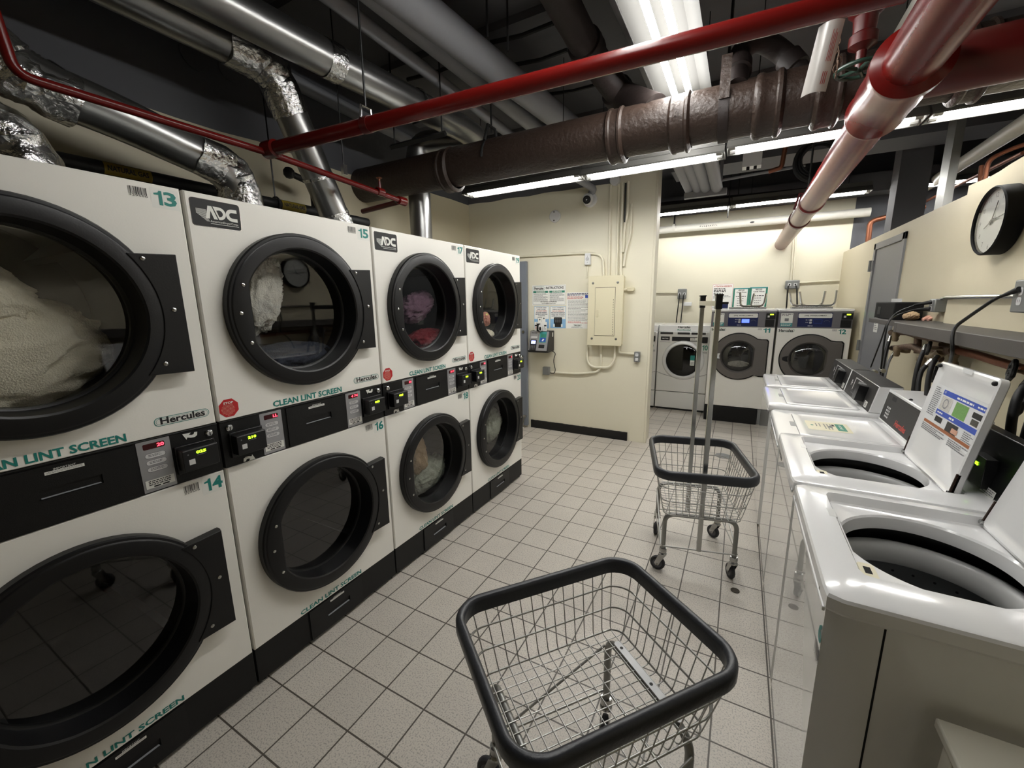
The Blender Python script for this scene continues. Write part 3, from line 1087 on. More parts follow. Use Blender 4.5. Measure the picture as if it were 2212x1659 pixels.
def washer_body(root, y0, y1, zt, xf=XW0, gap_side=False):
    b = MB()
    N_ = 64
    sec = lambda z, g: [V((x, y, z)) for x, y in ray_rr((xf + XW1) / 2, (y0 + y1) / 2, xf + g, y0 + 0.004 + g, XW1 - 0.03 - g, y1 - 0.004 - g, 0.014, N_)]
    b.loft([sec(0.02, 0.0), sec(zt - 0.045, 0.0), sec(zt - 0.045, 0.003), sec(0.03, 0.003)], 'enamel_front')
    b.loft([sec(0.02, 0.0), sec(0.021, 0.2)], 'enamel_front', cap1=True)
    b.build('cabinet', root, angle=40)
    for yy in (y0 + 0.06, y1 - 0.06):
        f = MB().cyl((xf + 0.06, yy, 0), (xf + 0.06, yy, 0.03), 0.018, 'rubber', 12)
        f.build('foot', root)


def bolt_lip(root, y0, y1, zt, xf):
    b = MB()
    fr = F((xf - 0.002, y1 - 0.02, zt - 0.055), (0, -1, 0), (0, 0, 1))
    b.prism(fr, [(0, 0), (y1 - y0 - 0.04, 0), (y1 - y0 - 0.04, 0.012), (0, 0.012)], 0, 0.006, 'enamel')
    b.build('top_lip', root, bevel=0.002)
    for q in (0.12, 0.88):
        s = MB()
        y = y0 + (y1 - y0) * q
        s.lathe((xf + 0.001, y, zt - 0.036), (-1, 0, 0), [(0.007, 0), (0.007, 0.006), (0.003, 0.008)], 'steel', 10, cap1=True)
        s.build('lid_bolt', root)


def open_top(root, y0, y1, zt, xf, ry0, ry1):
    """washer top with lid recess, round opening, tub inside"""
    cx, cy = 2.15, (ry0 + ry1) / 2
    a0, a1 = xf - 0.006, XW1
    N = 96
    P3 = lambda pts, z: [V((x, y, z)) for x, y in pts]
    S = lambda x0, y0_, x1, y1_, r: ray_rr(cx, cy, x0, y0_, x1, y1_, r, N)
    rx0, rx1 = 1.95, 2.375
    hole = [(cx + 0.196 * cos(2 * pi * k / N), cy + 0.213 * sin(2 * pi * k / N)) for k in range(N)]
    hole2 = [(cx + 0.186 * cos(2 * pi * k / N), cy + 0.203 * sin(2 * pi * k / N)) for k in range(N)]
    L = [P3(S(a0 + 0.004, y0 + 0.004, a1, y1 - 0.004, 0.02), zt - 0.045), P3(S(a0, y0, a1, y1, 0.022), zt - 0.038),
         P3(S(a0, y0, a1, y1, 0.022), zt - 0.010), P3(S(a0 + 0.004, y0 + 0.004, a1 - 0.002, y1 - 0.004, 0.022), zt - 0.003),
         P3(S(a0 + 0.012, y0 + 0.012, a1 - 0.006, y1 - 0.012, 0.02), zt),
         P3(S(rx0, ry0, rx1, ry1, 0.022), zt), P3(S(rx0 + 0.004, ry0 + 0.004, rx1 - 0.004, ry1 - 0.004, 0.02), zt - 0.005),
         P3(S(rx0 + 0.010, ry0 + 0.014, rx1 - 0.006, ry1 - 0.014, 0.018), zt - 0.024),
         P3(S(rx0 + 0.018, ry0 + 0.022, rx1 - 0.012, ry1 - 0.022, 0.016), zt - 0.027),
         P3(hole, zt - 0.030), P3([((x + u) / 2, (y + w) / 2) for (x, y), (u, w) in zip(hole, hole2)], zt - 0.036),
         P3(hole2, zt - 0.060), P3(hole2, zt - 0.072)]
    b = MB()
    b.loft(L, 'enamel')
    b.build('top_panel', root, angle=24)
    # finger notch and latch
    s = MB()
    s.box((rx0 - 0.018, cy + 0.055, zt - 0.006), (rx0 + 0.006, cy + 0.115, zt + 0.0006), 'tub_white')
    s.build('finger_notch', root, bevel=0.003)
    s = MB()
    lf = F((rx0 + 0.030, cy - 0.185, zt - 0.0265), (0, 1, 0), (-1, 0, 0))
    s.prism(lf, rrpoly(-0.034, -0.017, 0.034, 0.017, 0.007), 0, 0.005, 'panel_cream')
    s.rrect(lf, -0.016, -0.007, 0.016, 0.008, 0.001, 'shadow_gap', 0.0056)
    s.build('lid_latch', root)
    # tub: balance ring, steel basket with holes, dark outer tub
    t = MB()
    z = zt - 0.122
    t.lathe((cx, cy, z), (0, 0, 1), [(0.236, -0.10), (0.238, -0.02), (0.230, 0.0), (0.216, 0.004), (0.205, -0.003), (0.198, -0.018), (0.196, -0.06), (0.201, -0.066)], 'tub_white', 64)
    t.lathe((cx, cy, z), (0, 0, 1), [(0.201, -0.066), (0.222, -0.075), (0.224, -0.42), (0.15, -0.45), (0.01, -0.45)], 'tub_dark', 64, cap1=True)
    for r_ in range(7):
        for q in range(28):
            a = 2 * pi * (q + 0.5 * (r_ % 2)) / 28
            c = V((cx + 0.2205 * cos(a), cy + 0.2205 * sin(a), z - 0.10 - r_ * 0.045))
            fr = F(c, (-sin(a), cos(a), 0), (0, 0, 1))
            pts = [(0.004 * cos(2 * pi * j / 8), 0.004 * sin(2 * pi * j / 8)) for j in range(8)]
            t.poly(fr, pts, 'ink', -0.0005)
    t.lathe((cx, cy, z), (0, 0, 1), [(0.05, -0.45), (0.045, -0.20), (0.03, -0.16), (0.005, -0.155)], 'tub_white', 24, cap1=True)
    t.build('tub', root, angle=50)
    t = MB()
    t.lathe((cx, cy, z), (0, 0, 1), [(0.262, 0.03), (0.262, -0.2)], 'black_plastic', 48)
    t.build('tub_cover', root)
    return rx1, cy


def open_lid(root, zt, ly0, ly1, hx, tilt, length, label_on):
    """lid standing open, hinged along y at x=hx"""
    up = V((sin(radians(tilt)), 0, cos(radians(tilt))))
    fr = F((hx, ly1, zt - 0.025), (0, -1, 0), up)          # normal faces the front (-x)
    w = ly1 - ly0
    b = MB()
    o = rrpoly(0, 0, w, length, 0.018, 6)
    i = rrpoly(0.007, 0.007, w - 0.007, length - 0.007, 0.014, 6)
    i2 = rrpoly(0.024, 0.02, w - 0.024, length - 0.03, 0.02, 6)
    L = [[fr.p(x, y, -0.004) for x, y in rrpoly(0.004, 0.004, w - 0.004, length - 0.004, 0.016, 6)], [fr.p(x, y, 0.0) for x, y in o], [fr.p(x, y, 0.020) for x, y in o], [fr.p(x, y, 0.023) for x, y in i],
         [fr.p(x, y, 0.012) for x, y in i2]]
    b.loft(L, 'enamel', cap0=True, cap1=True)
    lid = b.build('lid', root, angle=40)
    for x in (0.018, w - 0.018):
        s = MB()
        s.sphere(fr.p(x, length - 0.018, 0.026), 0.0085, 'rubber', 10)
        s.build('rubber_stop', lid)
    for sg, x in ((0, 0.003), (1, w - 0.003)):
        s = MB()
        s.prism(fr, rrpoly(x - 0.002 if sg else x - 0.003, 0.004, x + 0.003 if sg else x + 0.002, 0.085, 0.002), 0.014, 0.026, 'rust')
        s.cyl(fr.p(x, 0.012, 0.012), fr.p(x, 0.012, 0.03), 0.007, 'steel', 10)
        s.build('hinge', lid)
    # notch and chipped paint at the upper rim
    s = MB()
    s.poly(fr, [(w * 0.44, length + 0.0005), (w * 0.62, length + 0.0005), (w * 0.60, length - 0.016), (w * 0.46, length - 0.016)], 'alarm_white', 0.0235)
    s.build('lid_catch', lid, recalc=False)
    if label_on:
        s = MB()
        k0, k1 = 0.10, w - 0.012
        yt, yb = length * 0.76, length * 0.36
        T = 0.0125
        col = lambda f: k0 + (k1 - k0) * f
        s.rect(fr, col(-.22), yb, col(1), yt + 0.012, 'alarm_white', T)
        s.lines(fr, col(-.20), col(-.01), yt, 15, 0.008, 0.0042, 'ink_grey', T + .0006, 5)
        s.rect(fr, col(.02), yt - 0.020, col(1), yt, 'sign_blue', T + .0004)
        s.text(fr, col(.05), yt - 0.013, 0.008, 'HE', 'paper', l=T + .001, bold=False)
        s.lines(fr, col(.36), col(.72), yt - 0.007, 1, 0.01, 0.007, 'paper', T + .001, 3)
        s.lines(fr, col(.80), col(.94), yt - 0.007, 1, 0.01, 0.006, 'paper', T + .001, 4)
        s.rect(fr, col(.04), yt - 0.078, col(.30), yt - 0.024, 'cloth_grey', T + .0004)
        s.loft([[fr.p(col(.17) + .022 * cos(t * pi / 10), yt - .05 + .020 * sin(t * pi / 10), T + .001) for t in range(20)],
                [fr.p(col(.17) + .017 * cos(t * pi / 10), yt - .05 + .015 * sin(t * pi / 10), T + .001) for t in range(20)]], 'door_grey')
        s.rect(fr, col(.38), yt - 0.078, col(.66), yt - 0.024, 'sign_green', T + .0004)
        s.rect(fr, col(.76), yt - 0.05, col(.94), yt - 0.03, 'ink', T + .0004)
        s.rect(fr, col(.78), yt - 0.075, col(.92), yt - 0.054, 'steel', T + .0004)
        s.rect(fr, col(.02), yt - 0.100, col(1), yt - 0.080, 'sign_blue', T + .0004)
        s.lines(fr, col(.06), col(.2), yt - .087, 1, .01, .006, 'paper', T + .001, 8)
        s.lines(fr, col(.36), col(.5), yt - .087, 1, .01, .007, 'paper', T + .001, 9)
        s.rect(fr, col(.06), yt - 0.128, col(.24), yt - 0.106, 'ink', T + .0004)
        s.rect(fr, col(.36), yt - 0.140, col(.62), yt - 0.104, 'console_dark', T + .0004)
        s.rect(fr, col(.50), yt - 0.136, col(.64), yt - 0.118, 'skin_print', T + .0008)
        s.lines(fr, col(.74), col(.98), yt - .106, 5, .007, .0035, 'ink_grey', T + .0006, 6)
        s.rect(fr, col(-.18), yt - 0.152, col(1), yt - 0.140, 'sign_brown', T + .0004)
        s.lines(fr, col(-.18), col(.44), yt - .157, 4, .007, .004, 'ink_grey', T + .0006, 7)
        s.lines(fr, col(.52), col(.98), yt - .157, 4, .007, .004, 'ink_grey', T + .0006, 2)
        s.build('instruction_sticker', lid, recalc=False)
    return lid


def console(root, y0, y1, xb0, xb1, zb, zt_, xt0, front, shell, name='console'):
    """wedge console: front face slopes from (xb0, zb) to (xt0, zt_)"""
    b = MB()
    sec = [(xb0, zb), (xt0, zt_), (xb1, zt_), (xb1, zb)]
    b.loft([[V((x, y0, z)) for x, z in sec], [V((x, y1, z)) for x, z in sec]], shell, cap0=True, cap1=True)
    o = b.build(name, root, bevel=0.004)
    up = V((xt0 - xb0, 0, zt_ - zb))
    fr = F((xb0, y1, zb), (0, -1, 0), up)
    return o, fr, y1 - y0, up.length


# --- number 6, nearest, lid open
Z6 = 0.905
t6 = thing('top_load_washer', 'white top loading washer with its lid open, nearest to the camera, showing its drum', 'washing machine', (2.19, 1.447, 0), 'top loading washers')
washer_body(t6, 1.11, 1.785, Z6)
bolt_lip(t6, 1.11, 1.785, Z6, XW0)
rx1, cy6 = open_top(t6, 1.11, 1.785, Z6, XW0, 1.235, 1.742)
open_lid(t6, Z6, 1.25, 1.725, 2.352, 14, 0.43, False)
b = MB().box((XW0 + 0.10, 1.1135, 0.03), (XW0 + 0.104, 1.116, Z6 - 0.047), 'shadow_gap')
b.build('panel_seam', t6)
WF = F((XW0, 1.785, 0), (0, -1, 0), (0, 0, 1))
b = MB()
b.num(WF, 0.62, 0.755, 0.05, '6', 'teal', 0.036)
b.barcode(WF, 0.60, 0.70, 0.66, 0.74, 'ink', 2)
b.build('number_sticker', t6, recalc=False)
o, fr, cw, chh = console(t6, 1.13, 1.765, 2.425, 2.50, Z6 + 0.001, 1.13, 2.46, 'console_black', 'console_black')

# --- number 5, lid open with instruction sticker
Z5 = 0.903
t5 = thing('top_load_washer', 'white top loading washer with an instruction sticker inside its open lid, second from the camera', 'washing machine', (2.19, 2.13, 0), 'top loading washers')
washer_body(t5, 1.80, 2.465, Z5)
bolt_lip(t5, 1.80, 2.465, Z5, XW0)
open_top(t5, 1.80, 2.465, Z5, XW0 - 0.004, 1.925, 2.428)
open_lid(t5, Z5, 1.945, 2.415, 2.352, 9, 0.425, True)
b = MB()
b.text(F((XW0, 2.465, 0), (0, -1, 0), (0, 0, 1)), 0.03, 0.80, 0.024, 'Hercules', 'ink', w=0.13, l=0.001)
b.build('logo_sticker', t5, recalc=False)
o, fr, cw, chh = console(t5, 1.82, 2.445, 2.425, 2.50, Z5 + 0.001, 1.10, 2.46, 'console_black', 'console_black')
s = MB()
p = at(2130, 1003, X=2.43)
q = (fr.p(0, 0).y - p.y)
v_ = (p.z - Z5)
s.box((2.408, p.y - 0.05, p.z - 0.075), (2.44, p.y + 0.05, p.z + 0.03), 'console_black')
s.text(F((2.408, p.y + 0.012, p.z - 0.006), (0, -1, 0), (0, 0, 1)), 0, 0, 0.013, '05', 'lcd_green', w=0.022)
s.rect(F((2.408, p.y + 0.045, p.z - 0.02), (0, -1, 0), (0, 0, 1)), 0, 0, 0.014, 0.02, 'button_grey')
s.build('card_reader', t5, bevel=0.002)
s = MB()
p = at(2128, 1062, X=2.42)
f2 = F((2.424, p.y + 0.045, p.z - 0.02), (0, -1, 0), V((0.03, 0, 0.2)))
s.rect(f2, 0, 0, 0.09, 0.036, 'sticker', 0.002)
s.lines(f2, 0.006, 0.084, 0.032, 3, 0.007, 0.0035, 'ink_grey', 0.0026, 3)
s.rect(f2, 0.02, 0.004, 0.034, 0.010, 'ink', 0.0026)
s.rect(f2, 0.042, 0.004, 0.056, 0.010, 'ink', 0.0026)
s.build('payment_sticker', t5, recalc=False)


def closed_top(root, y0, y1, zt, xf, lid_y0, lid_y1, lid_x0, lid_x1, marks):
    b = MB()
    N = 96
    cx, cy = (lid_x0 + lid_x1) / 2, (lid_y0 + lid_y1) / 2
    P3 = lambda pts, z: [V((x, y, z)) for x, y in pts]
    S = lambda x0, y0_, x1, y1_, r: ray_rr(cx, cy, x0, y0_, x1, y1_, r, N)
    a0, a1 = xf - 0.006, XW1
    L = [P3(S(a0 + 0.004, y0 + 0.004, a1, y1 - 0.004, 0.02), zt - 0.045), P3(S(a0, y0, a1, y1, 0.022), zt - 0.036),
         P3(S(a0, y0, a1, y1, 0.022), zt - 0.008), P3(S(a0 + 0.008, y0 + 0.008, a1 - 0.004, y1 - 0.008, 0.02), zt),
         P3(S(lid_x0 - 0.003, lid_y0 - 0.003, lid_x1 + 0.003, lid_y1 + 0.003, 0.022), zt), P3(S(lid_x0 - 0.001, lid_y0 - 0.001, lid_x1 + 0.001, lid_y1 + 0.001, 0.02), zt - 0.006)]
    b.loft(L, 'enamel')
    b.build('top_panel', root, angle=50)
    b = MB()
    L = [P3(S(lid_x0, lid_y0, lid_x1, lid_y1, 0.02), zt - 0.006), P3(S(lid_x0, lid_y0, lid_x1, lid_y1, 0.02), zt + 0.003), P3(S(lid_x0 + 0.004, lid_y0 + 0.004, lid_x1 - 0.004, lid_y1 - 0.004, 0.018), zt + 0.006),
         P3(S(lid_x0 + 0.035, lid_y0 + 0.03, lid_x1 - 0.035, lid_y1 - 0.03, 0.015), zt + 0.006), P3(S(lid_x0 + 0.042, lid_y0 + 0.037, lid_x1 - 0.042, lid_y1 - 0.037, 0.012), zt + 0.003)]
    b.loft(L, 'enamel', cap1=True)
    lid = b.build('lid', root, angle=50)
    s = MB()
    s.box((lid_x0 - 0.028, cy - 0.05, zt - 0.0002), (lid_x0 + 0.002, cy + 0.045, zt + 0.0008), 'grey_box')
    s.build('finger_notch', root)
    if marks:
        fr = F((lid_x0, cy, zt + 0.0035), (0, -1, 0), (1, 0, 0))
        s = MB()
        s.rrect(fr, -0.095, 0.05, 0.095, 0.245, 0.012, 'panel_cream', 0.0004)
        s.rect(fr, -0.07, 0.185, 0.07, 0.225, 'teal_dark', 0.001)
        s.text(fr, -0.045, 0.199, 0.012, 'HE ONLY', 'sticker', w=0.09, l=0.0015)
        s.rect(fr, -0.05, 0.168, -0.012, 0.180, 'ink', 0.001)
        s.lines(fr, -0.05, 0.06, 0.165, 3, 0.014, 0.006, 'ink_grey', 0.001, 4)
        s.rect(fr, -0.012, 0.150, 0.02, 0.168, 'ink_grey', 0.001)
        s.lines(fr, -0.05, 0.05, 0.115, 2, 0.016, 0.005, 'ink_grey', 0.001, 5)
        s.rect(fr, -0.012, 0.070, 0.008, 0.082, 'teal_dark', 0.001)
        s.build('lid_sticker', lid, recalc=False)
    return lid


# --- number 4: closed lid with a sticker, keypad console
Z4 = 0.864
t4 = thing('top_load_washer', 'white top loading washer with a green headed lid sticker and a keypad console', 'washing machine', (2.19, 2.81, 0), 'top loading washers')
washer_body(t4, 2.475, 3.145, Z4)
bolt_lip(t4, 2.475, 3.145, Z4, XW0)
closed_top(t4, 2.475, 3.145, Z4, XW0, 2.56, 3.06, 1.97, 2.37, True)
o, fr, cw, chh = console(t4, 2.485, 3.14, 2.405, 2.62, Z4 + 0.001, 1.045, 2.435, 'enamel', 'enamel')
s = MB()
s.rect(fr, 0.012, 0.012, cw - 0.012, chh - 0.012, 'console_dark', 0.001)
for i in range(4):
    for j in range(3):
        s.rrect(fr, 0.075 + j * 0.022, 0.035 + i * 0.017, 0.090 + j * 0.022, 0.046 + i * 0.017, 0.004, 'button_grey', 0.0016)
s.rrect(fr, 0.10, chh - 0.045, 0.17, chh - 0.022, 0.006, 'ink', 0.0016)
s.text(fr, 0.26, 0.028, 0.034, 'Hercules', 'ink_red', w=0.16, l=0.0016, slant=0.2)
s.build('keypad_panel', o, recalc=False)
s = MB()
s.sphere(fr.p(0.30, chh + 0.002, -0.012), 0.009, 'ink', 10)
s.build('console_knob', o)

# --- numbers 3 and 2: closed lids, dark wedge consoles
def dark_washer(y0, y1, zt, xf, label, sticker):
    t = thing('top_load_washer', label, 'washing machine', (2.19, (y0 + y1) / 2, 0), 'top loading washers')
    washer_body(t, y0, y1, zt, xf + 0.004)
    bolt_lip(t, y0, y1, zt, xf + 0.004)
    closed_top(t, y0, y1, zt, xf, y0 + 0.05, y1 - 0.05, xf + 0.10, 2.335, False)
    o, fr, cw, chh = console(t, y0 + 0.004, y1 - 0.004, 2.362, 2.505, zt + 0.001, zt + 0.163, 2.395, 'console_dark', 'enamel')
    s = MB()
    s.rect(fr, 0.002, 0.002, cw - 0.002, chh - 0.002, 'console_dark', 0.0012)
    s.rect(fr, 0.18, 0.05, 0.36, 0.135, 'ink', 0.002)
    s.rect(fr, 0.17, 0.05, 0.18, 0.135, 'button_grey', 0.0022)
    s.rect(fr, 0.17, 0.132, 0.36, 0.137, 'button_grey', 0.0022)
    s.rect(fr, 0.17, 0.028, 0.40, 0.033, 'ink_grey', 0.002)
    s.lines(fr, 0.10, 0.13, 0.11, 3, 0.014, 0.010, 'button_grey', 0.002, 5)
    s.build('console_panel', o, recalc=False)
    s = MB()
    s.add([V((2.395, y0 + 0.004, zt + 0.1645)), V((2.505, y0 + 0.004, zt + 0.1645)), V((2.505, y1 - 0.004, zt + 0.1645)), V((2.395, y1 - 0.004, zt + 0.1645))], [(0, 1, 2, 3)], 'console_dark')
    s.build('console_top', o, recalc=False)
    s = MB()
    s.prism(fr, rrpoly(0.37, 0.035, 0.45, 0.135, 0.006), 0, 0.028, 'grey_box')
    s.prism(fr, rrpoly(0.44, 0.03, 0.51, 0.13, 0.006), 0, 0.05, 'console_black')
    s.rect(fr, 0.385, 0.10, 0.40, 0.12, 'tag_yellow', 0.029)
    s.rect(fr, 0.40, 0.06, 0.43, 0.085, 'button_grey', 0.029)
    s.build('card_reader', o)
    s = MB()
    s.rect(fr, 0.54, 0.012, 0.60, 0.05, 'sticker', 0.002)
    s.lines(fr, 0.545, 0.595, 0.046, 4, 0.008, 0.004, 'ink', 0.0026, 6)
    s.build('payment_sticker', o, recalc=False)
    return t


dark_washer(3.165, 3.845, 0.888, XW0 - 0.014, 'white top loading washer with dark console, just beyond the keypad washer', True)
dark_washer(3.865, 4.50, 0.886, XW0 + 0.006, 'white top loading washer with dark console, farthest of the row', True)

# ================================================================== front loading washers on the far wall
def front_loader(x0, x1, num, label, yf=6.26):
    t = thing('front_load_washer', label, 'washing machine', ((x0 + x1) / 2, yf + 0.36, 0), 'slim front loading washers')
    fr = F((x0, yf, 0), (1, 0, 0), (0, 0, 1))
    w = x1 - x0
    b = MB().box((x0 + 0.003, yf, 0.275), (x1 - 0.003, yf + 0.72, 1.135), 'enamel_front')
    b.build('cabinet', t, bevel=0.01)
    b = MB().box((x0 + 0.003, yf + 0.006, 0.03), (x1 - 0.003, yf + 0.72, 0.268), 'enamel_front')
    b.box((x0 + 0.02, yf + 0.03, 0.0), (x1 - 0.02, yf + 0.7, 0.035), 'black_plastic')
    b.build('pedestal', t, bevel=0.006)
    b = MB()
    sec = [(yf + 0.02, 1.136), (yf + 0.05, 1.225), (yf + 0.72, 1.225), (yf + 0.72, 1.136)]
    b.loft([[V((x0 + 0.003, y, z)) for y, z in sec], [V((x1 - 0.003, y, z)) for y, z in sec]], 'enamel', cap0=True, cap1=True)
    top = b.build('top_cover', t, bevel=0.008)
    tf = F((x0, yf + 0.02, 1.136), (1, 0, 0), (0, 0.03, 0.089))
    s = MB()
    s.text(tf, w * 0.5, 0.05, 0.032, 'Hercules', 'ink', w=0.16, al='C', l=0.001)
    s.text(tf, w * 0.5, 0.016, 0.02, 'Residential', 'teal_dark', w=0.17, al='C', l=0.001)
    s.build('logo_sticker', top, recalc=False)
    s = MB()
    for a0, a1 in ((0.03, 0.20), (0.26, 0.42), (0.44, 0.62)):
        s.rect(fr, a0, 1.098, a1, 1.128, 'console_dark', 0.001)
    s.rect(fr, 0.04, 1.01, 0.16, 1.065, 'ink', 0.001)
    s.text(fr, 0.10, 1.03, 0.016, 'MAYTAG', 'sticker', w=0.08, al='C', l=0.0016)
    s.rect(fr, 0.19, 1.005, 0.54, 1.065, 'ink', 0.001)
    s.rect(fr, 0.43, 1.015, 0.525, 1.055, 'sticker', 0.0016)
    s.lines(fr, 0.44, 0.52, 1.05, 3, 0.012, 0.006, 'ink_grey', 0.002, 5)
    s.rect(fr, 0.03, 0.985, 0.17, 0.990, 'ink_grey', 0.001)
    s.build('control_panel', t, recalc=False)
    s = MB()
    s.prism(fr, rrpoly(0.58, 0.99, 0.65, 1.07, 0.01), 0, 0.03, 'console_black')
    s.build('card_reader', t)
    c = V((x0 + w * 0.52, yf, 0.735))
    d = MB()
    d.lathe(c, (0, -1, 0), [(0.278, 0.0), (0.278, 0.004), (0.268, 0.02), (0.255, 0.034), (0.238, 0.040), (0.226, 0.030), (0.222, 0.016)], 'enamel', 56)
    door = d.build('door', t)
    g = MB()
    g.lathe(c, (0, -1, 0), [(0.223, 0.016), (0.20, 0.030), (0.12, 0.038), (0.01, 0.04)], 'glass_dark', 48, cap1=True)
    g.build('door_glass', door)
    g = MB()
    g.lathe(c, (0, -1, 0), [(0.222, 0.012), (0.01, 0.010)], 'drum', 40, cap1=True)
    g.build('drum', t)
    s = MB()
    gf = F((c.x, yf - 0.042, c.z), (1, 0, 0), (0, 0, 1))
    s.rect(gf, 0.10, -0.06, 0.155, 0.08, 'sticker', 0.001)
    s.rect(gf, 0.10, 0.012, 0.155, 0.08, 'teal', 0.0016)
    s.lines(gf, 0.108, 0.148, -0.012, 3, 0.014, 0.006, 'ink', 0.0016, 2)
    s.build('door_sticker', door, recalc=False)
    s = MB()
    s.tube([V((x0 + 0.004 + (w - 0.008) * q / 12, yf - 0.002, 0.555 - 0.07 * (1 - (2 * q / 12 - 1) ** 2))) for q in range(13)], 0.003, 'ink_grey', 6)
    s.build('panel_line', t)
    s = MB()
    s.num(fr, w - 0.085, 0.885, 0.075, num, 'teal_dark', 0.07 if len(num) == 2 else 0.04)
    s.barcode(fr, w - 0.08, 0.84, w - 0.02, 0.87, 'ink_grey', 4)
    s.build('number_sticker', t, recalc=False)
    return t


front_loader(-0.055, 0.622, '9', 'white slim front loading washer numbered 9, half hidden by the cream wall end')
front_loader(0.630, 1.304, '10', 'white slim front loading washer numbered 10, left of the large washer 11')


def big_washer(x0, x1, num, label, lit, foam, yf=5.955):
    t = thing('front_load_washer', label, 'washing machine', ((x0 + x1) / 2, yf + 0.42, 0), 'large front loading washers')
    fr = F((x0, yf, 0), (1, 0, 0), (0, 0, 1))
    w = x1 - x0
    b = MB().box((x0 + 0.003, yf, 0.205), (x1 - 0.003, yf + 0.85, 1.228), 'dryer_white')
    b.build('cabinet', t, bevel=0.006)
    b = MB().box((x0, yf - 0.015, 0.0), (x0 + w * 0.86, yf + 0.85, 0.198), 'black_kick')
    b.box((x0 + w * 0.865, yf + 0.02, 0.0), (x1, yf + 0.85, 0.198), 'grey_box')
    b.build('plinth', t, bevel=0.004)
    b = MB().box((x0 + 0.003, yf, 1.229), (x1 - 0.003, yf + 0.85, 1.418), 'wascomat_grey')
    cp = b.build('control_panel', t, bevel=0.003)
    b = MB().box((x0, yf - 0.012, 1.419), (x1, yf + 0.85, 1.447), 'enamel')
    b.build('top_cover', t, bevel=0.008)
    s = MB()
    s.rect(fr, w * 0.275, 1.242, w * 0.735, 1.405, 'navy', 0.001)
    s.rrect(fr, w * 0.282, 1.345, w * 0.728, 1.397, 0.012, 'sticker', 0.0016)
    s.text(fr, w * 0.51, 1.361, 0.018, '(W) WASCOMAT', 'ink', w=0.21, al='C', l=0.0022)
    s.rrect(fr, w * 0.49, 1.283, w * 0.605, 1.328, 0.004, 'lcd_blue' if lit else 'navy', 0.0016)
    if not lit:
        s.rring(fr, w * 0.49, 1.283, w * 0.605, 1.328, 0.004, 0.002, 'sign_blue', 0.002)
    s.rrect(fr, w * 0.435, 1.309, w * 0.470, 1.331, 0.005, 'button_grey', 0.0016)
    s.rrect(fr, w * 0.435, 1.280, w * 0.470, 1.302, 0.005, 'button_grey', 0.0016)
    s.lines(fr, w * 0.385, w * 0.425, 1.325, 2, 0.028, 0.007, 'button_grey', 0.0016, 4)
    s.lines(fr, w * 0.42, w * 0.52, 1.258, 1, 0.01, 0.008, 'button_grey', 0.0016, 6)
    s.loft([[fr.p(w * 0.665 + r * cos(radians(20 + 12 * q)), 1.29 + r * sin(radians(20 + 12 * q)), 0.0016) for q in range(12)] for r in (0.030, 0.027)], 'ink_grey', closed=False)
    s.build('display_panel', cp, recalc=False)
    s = MB()
    s.prism(fr, rrpoly(w * 0.85, 1.330, w * 0.985, 1.400, 0.004), 0, 0.02, 'console_black')
    s.prism(fr, rrpoly(w * 0.845, 1.240, w * 0.975, 1.322, 0.004), 0, 0.012, 'console_black')
    s.rect(fr, w * 0.905, 1.378, w * 0.955, 1.391, 'lcd_green', 0.021)
    s.rect(fr, w * 0.87, 1.350, w * 0.90, 1.372, 'button_grey', 0.021)
    s.build('card_reader', cp)
    s = MB()
    s.rect(fr, 0.028, 1.285, 0.148, 1.400, 'sticker', 0.001)
    s.rect(fr, 0.028, 1.243, 0.148, 1.285, 'sign_teal', 0.001)
    s.lines(fr, 0.036, 0.140, 1.392, 2, 0.016, 0.009, 'ink_grey', 0.0016, 3)
    s.rect(fr, 0.068, 1.305, 0.108, 1.340, 'ink_grey', 0.0016)
    s.lines(fr, 0.036, 0.140, 1.275, 2, 0.016, 0.006, 'sticker', 0.0016, 8)
    s.build('instruction_sticker', cp, recalc=False)
    s = MB()
    s.rring(fr, 0.012, 1.178, 0.178, 1.215, 0.018, 0.0025, 'teal_dark', 0.001)
    s.text(fr, 0.024, 1.180, 0.032, 'Hercules', 'ink', w=0.142, l=0.0014)
    s.build('logo_sticker', t, recalc=False)
    s = MB()
    s.num(fr, w - 0.12, 1.165, 0.055, num, 'teal', 0.072)
    s.barcode(fr, w - 0.178, 1.195, w - 0.135, 1.218, 'ink_grey', 3)
    s.build('number_sticker', t, recalc=False)
    # round grey door with a square hinge bump on the right
    cx, cz, R = w * 0.485, 0.862, 0.288
    def outline(r, grow):
        pts = []
        a0 = 50
        for q in range(49):
            a = radians(a0 + (360 - 2 * a0) * q / 48)
            pts.append((cx + r * cos(a), cz + r * sin(a)))
        xr = cx + 0.305 + grow
        zt_, zb = cz + 0.213 + grow, cz - 0.235 - grow
        pts += [(cx + r * 0.80, zb), (xr - 0.02, zb), (xr, zb + 0.02), (xr, zt_ - 0.02), (xr - 0.02, zt_), (cx + r * 0.80, zt_)]
        return pts
    d = MB()
    L = [[fr.p(a, b_, l) for a, b_ in outline(R + g, g)] for g, l in ((0.010, 0.001), (0.010, 0.012), (0.0, 0.016))]
    d.loft(L, 'shadow_gap')
    n = len(L[0])
    L2 = [[fr.p(a, b_, 0.016) for a, b_ in outline(R, 0)], [fr.p(a, b_, 0.034) for a, b_ in outline(R - 0.008, -0.008)]]
    def circ(r, l):
        out = []
        for a, b_ in outline(R, 0):
            t_ = math.atan2(b_ - cz, a - cx)
            out.append(fr.p(cx + r * cos(t_), cz + r * sin(t_), l))
        return out
    L2 += [circ(0.205, 0.036), circ(0.198, 0.030), circ(0.185, 0.012)]
    d.loft(L2, 'door_ring_grey')
    door = d.build('door', t, angle=40)
    g = MB()
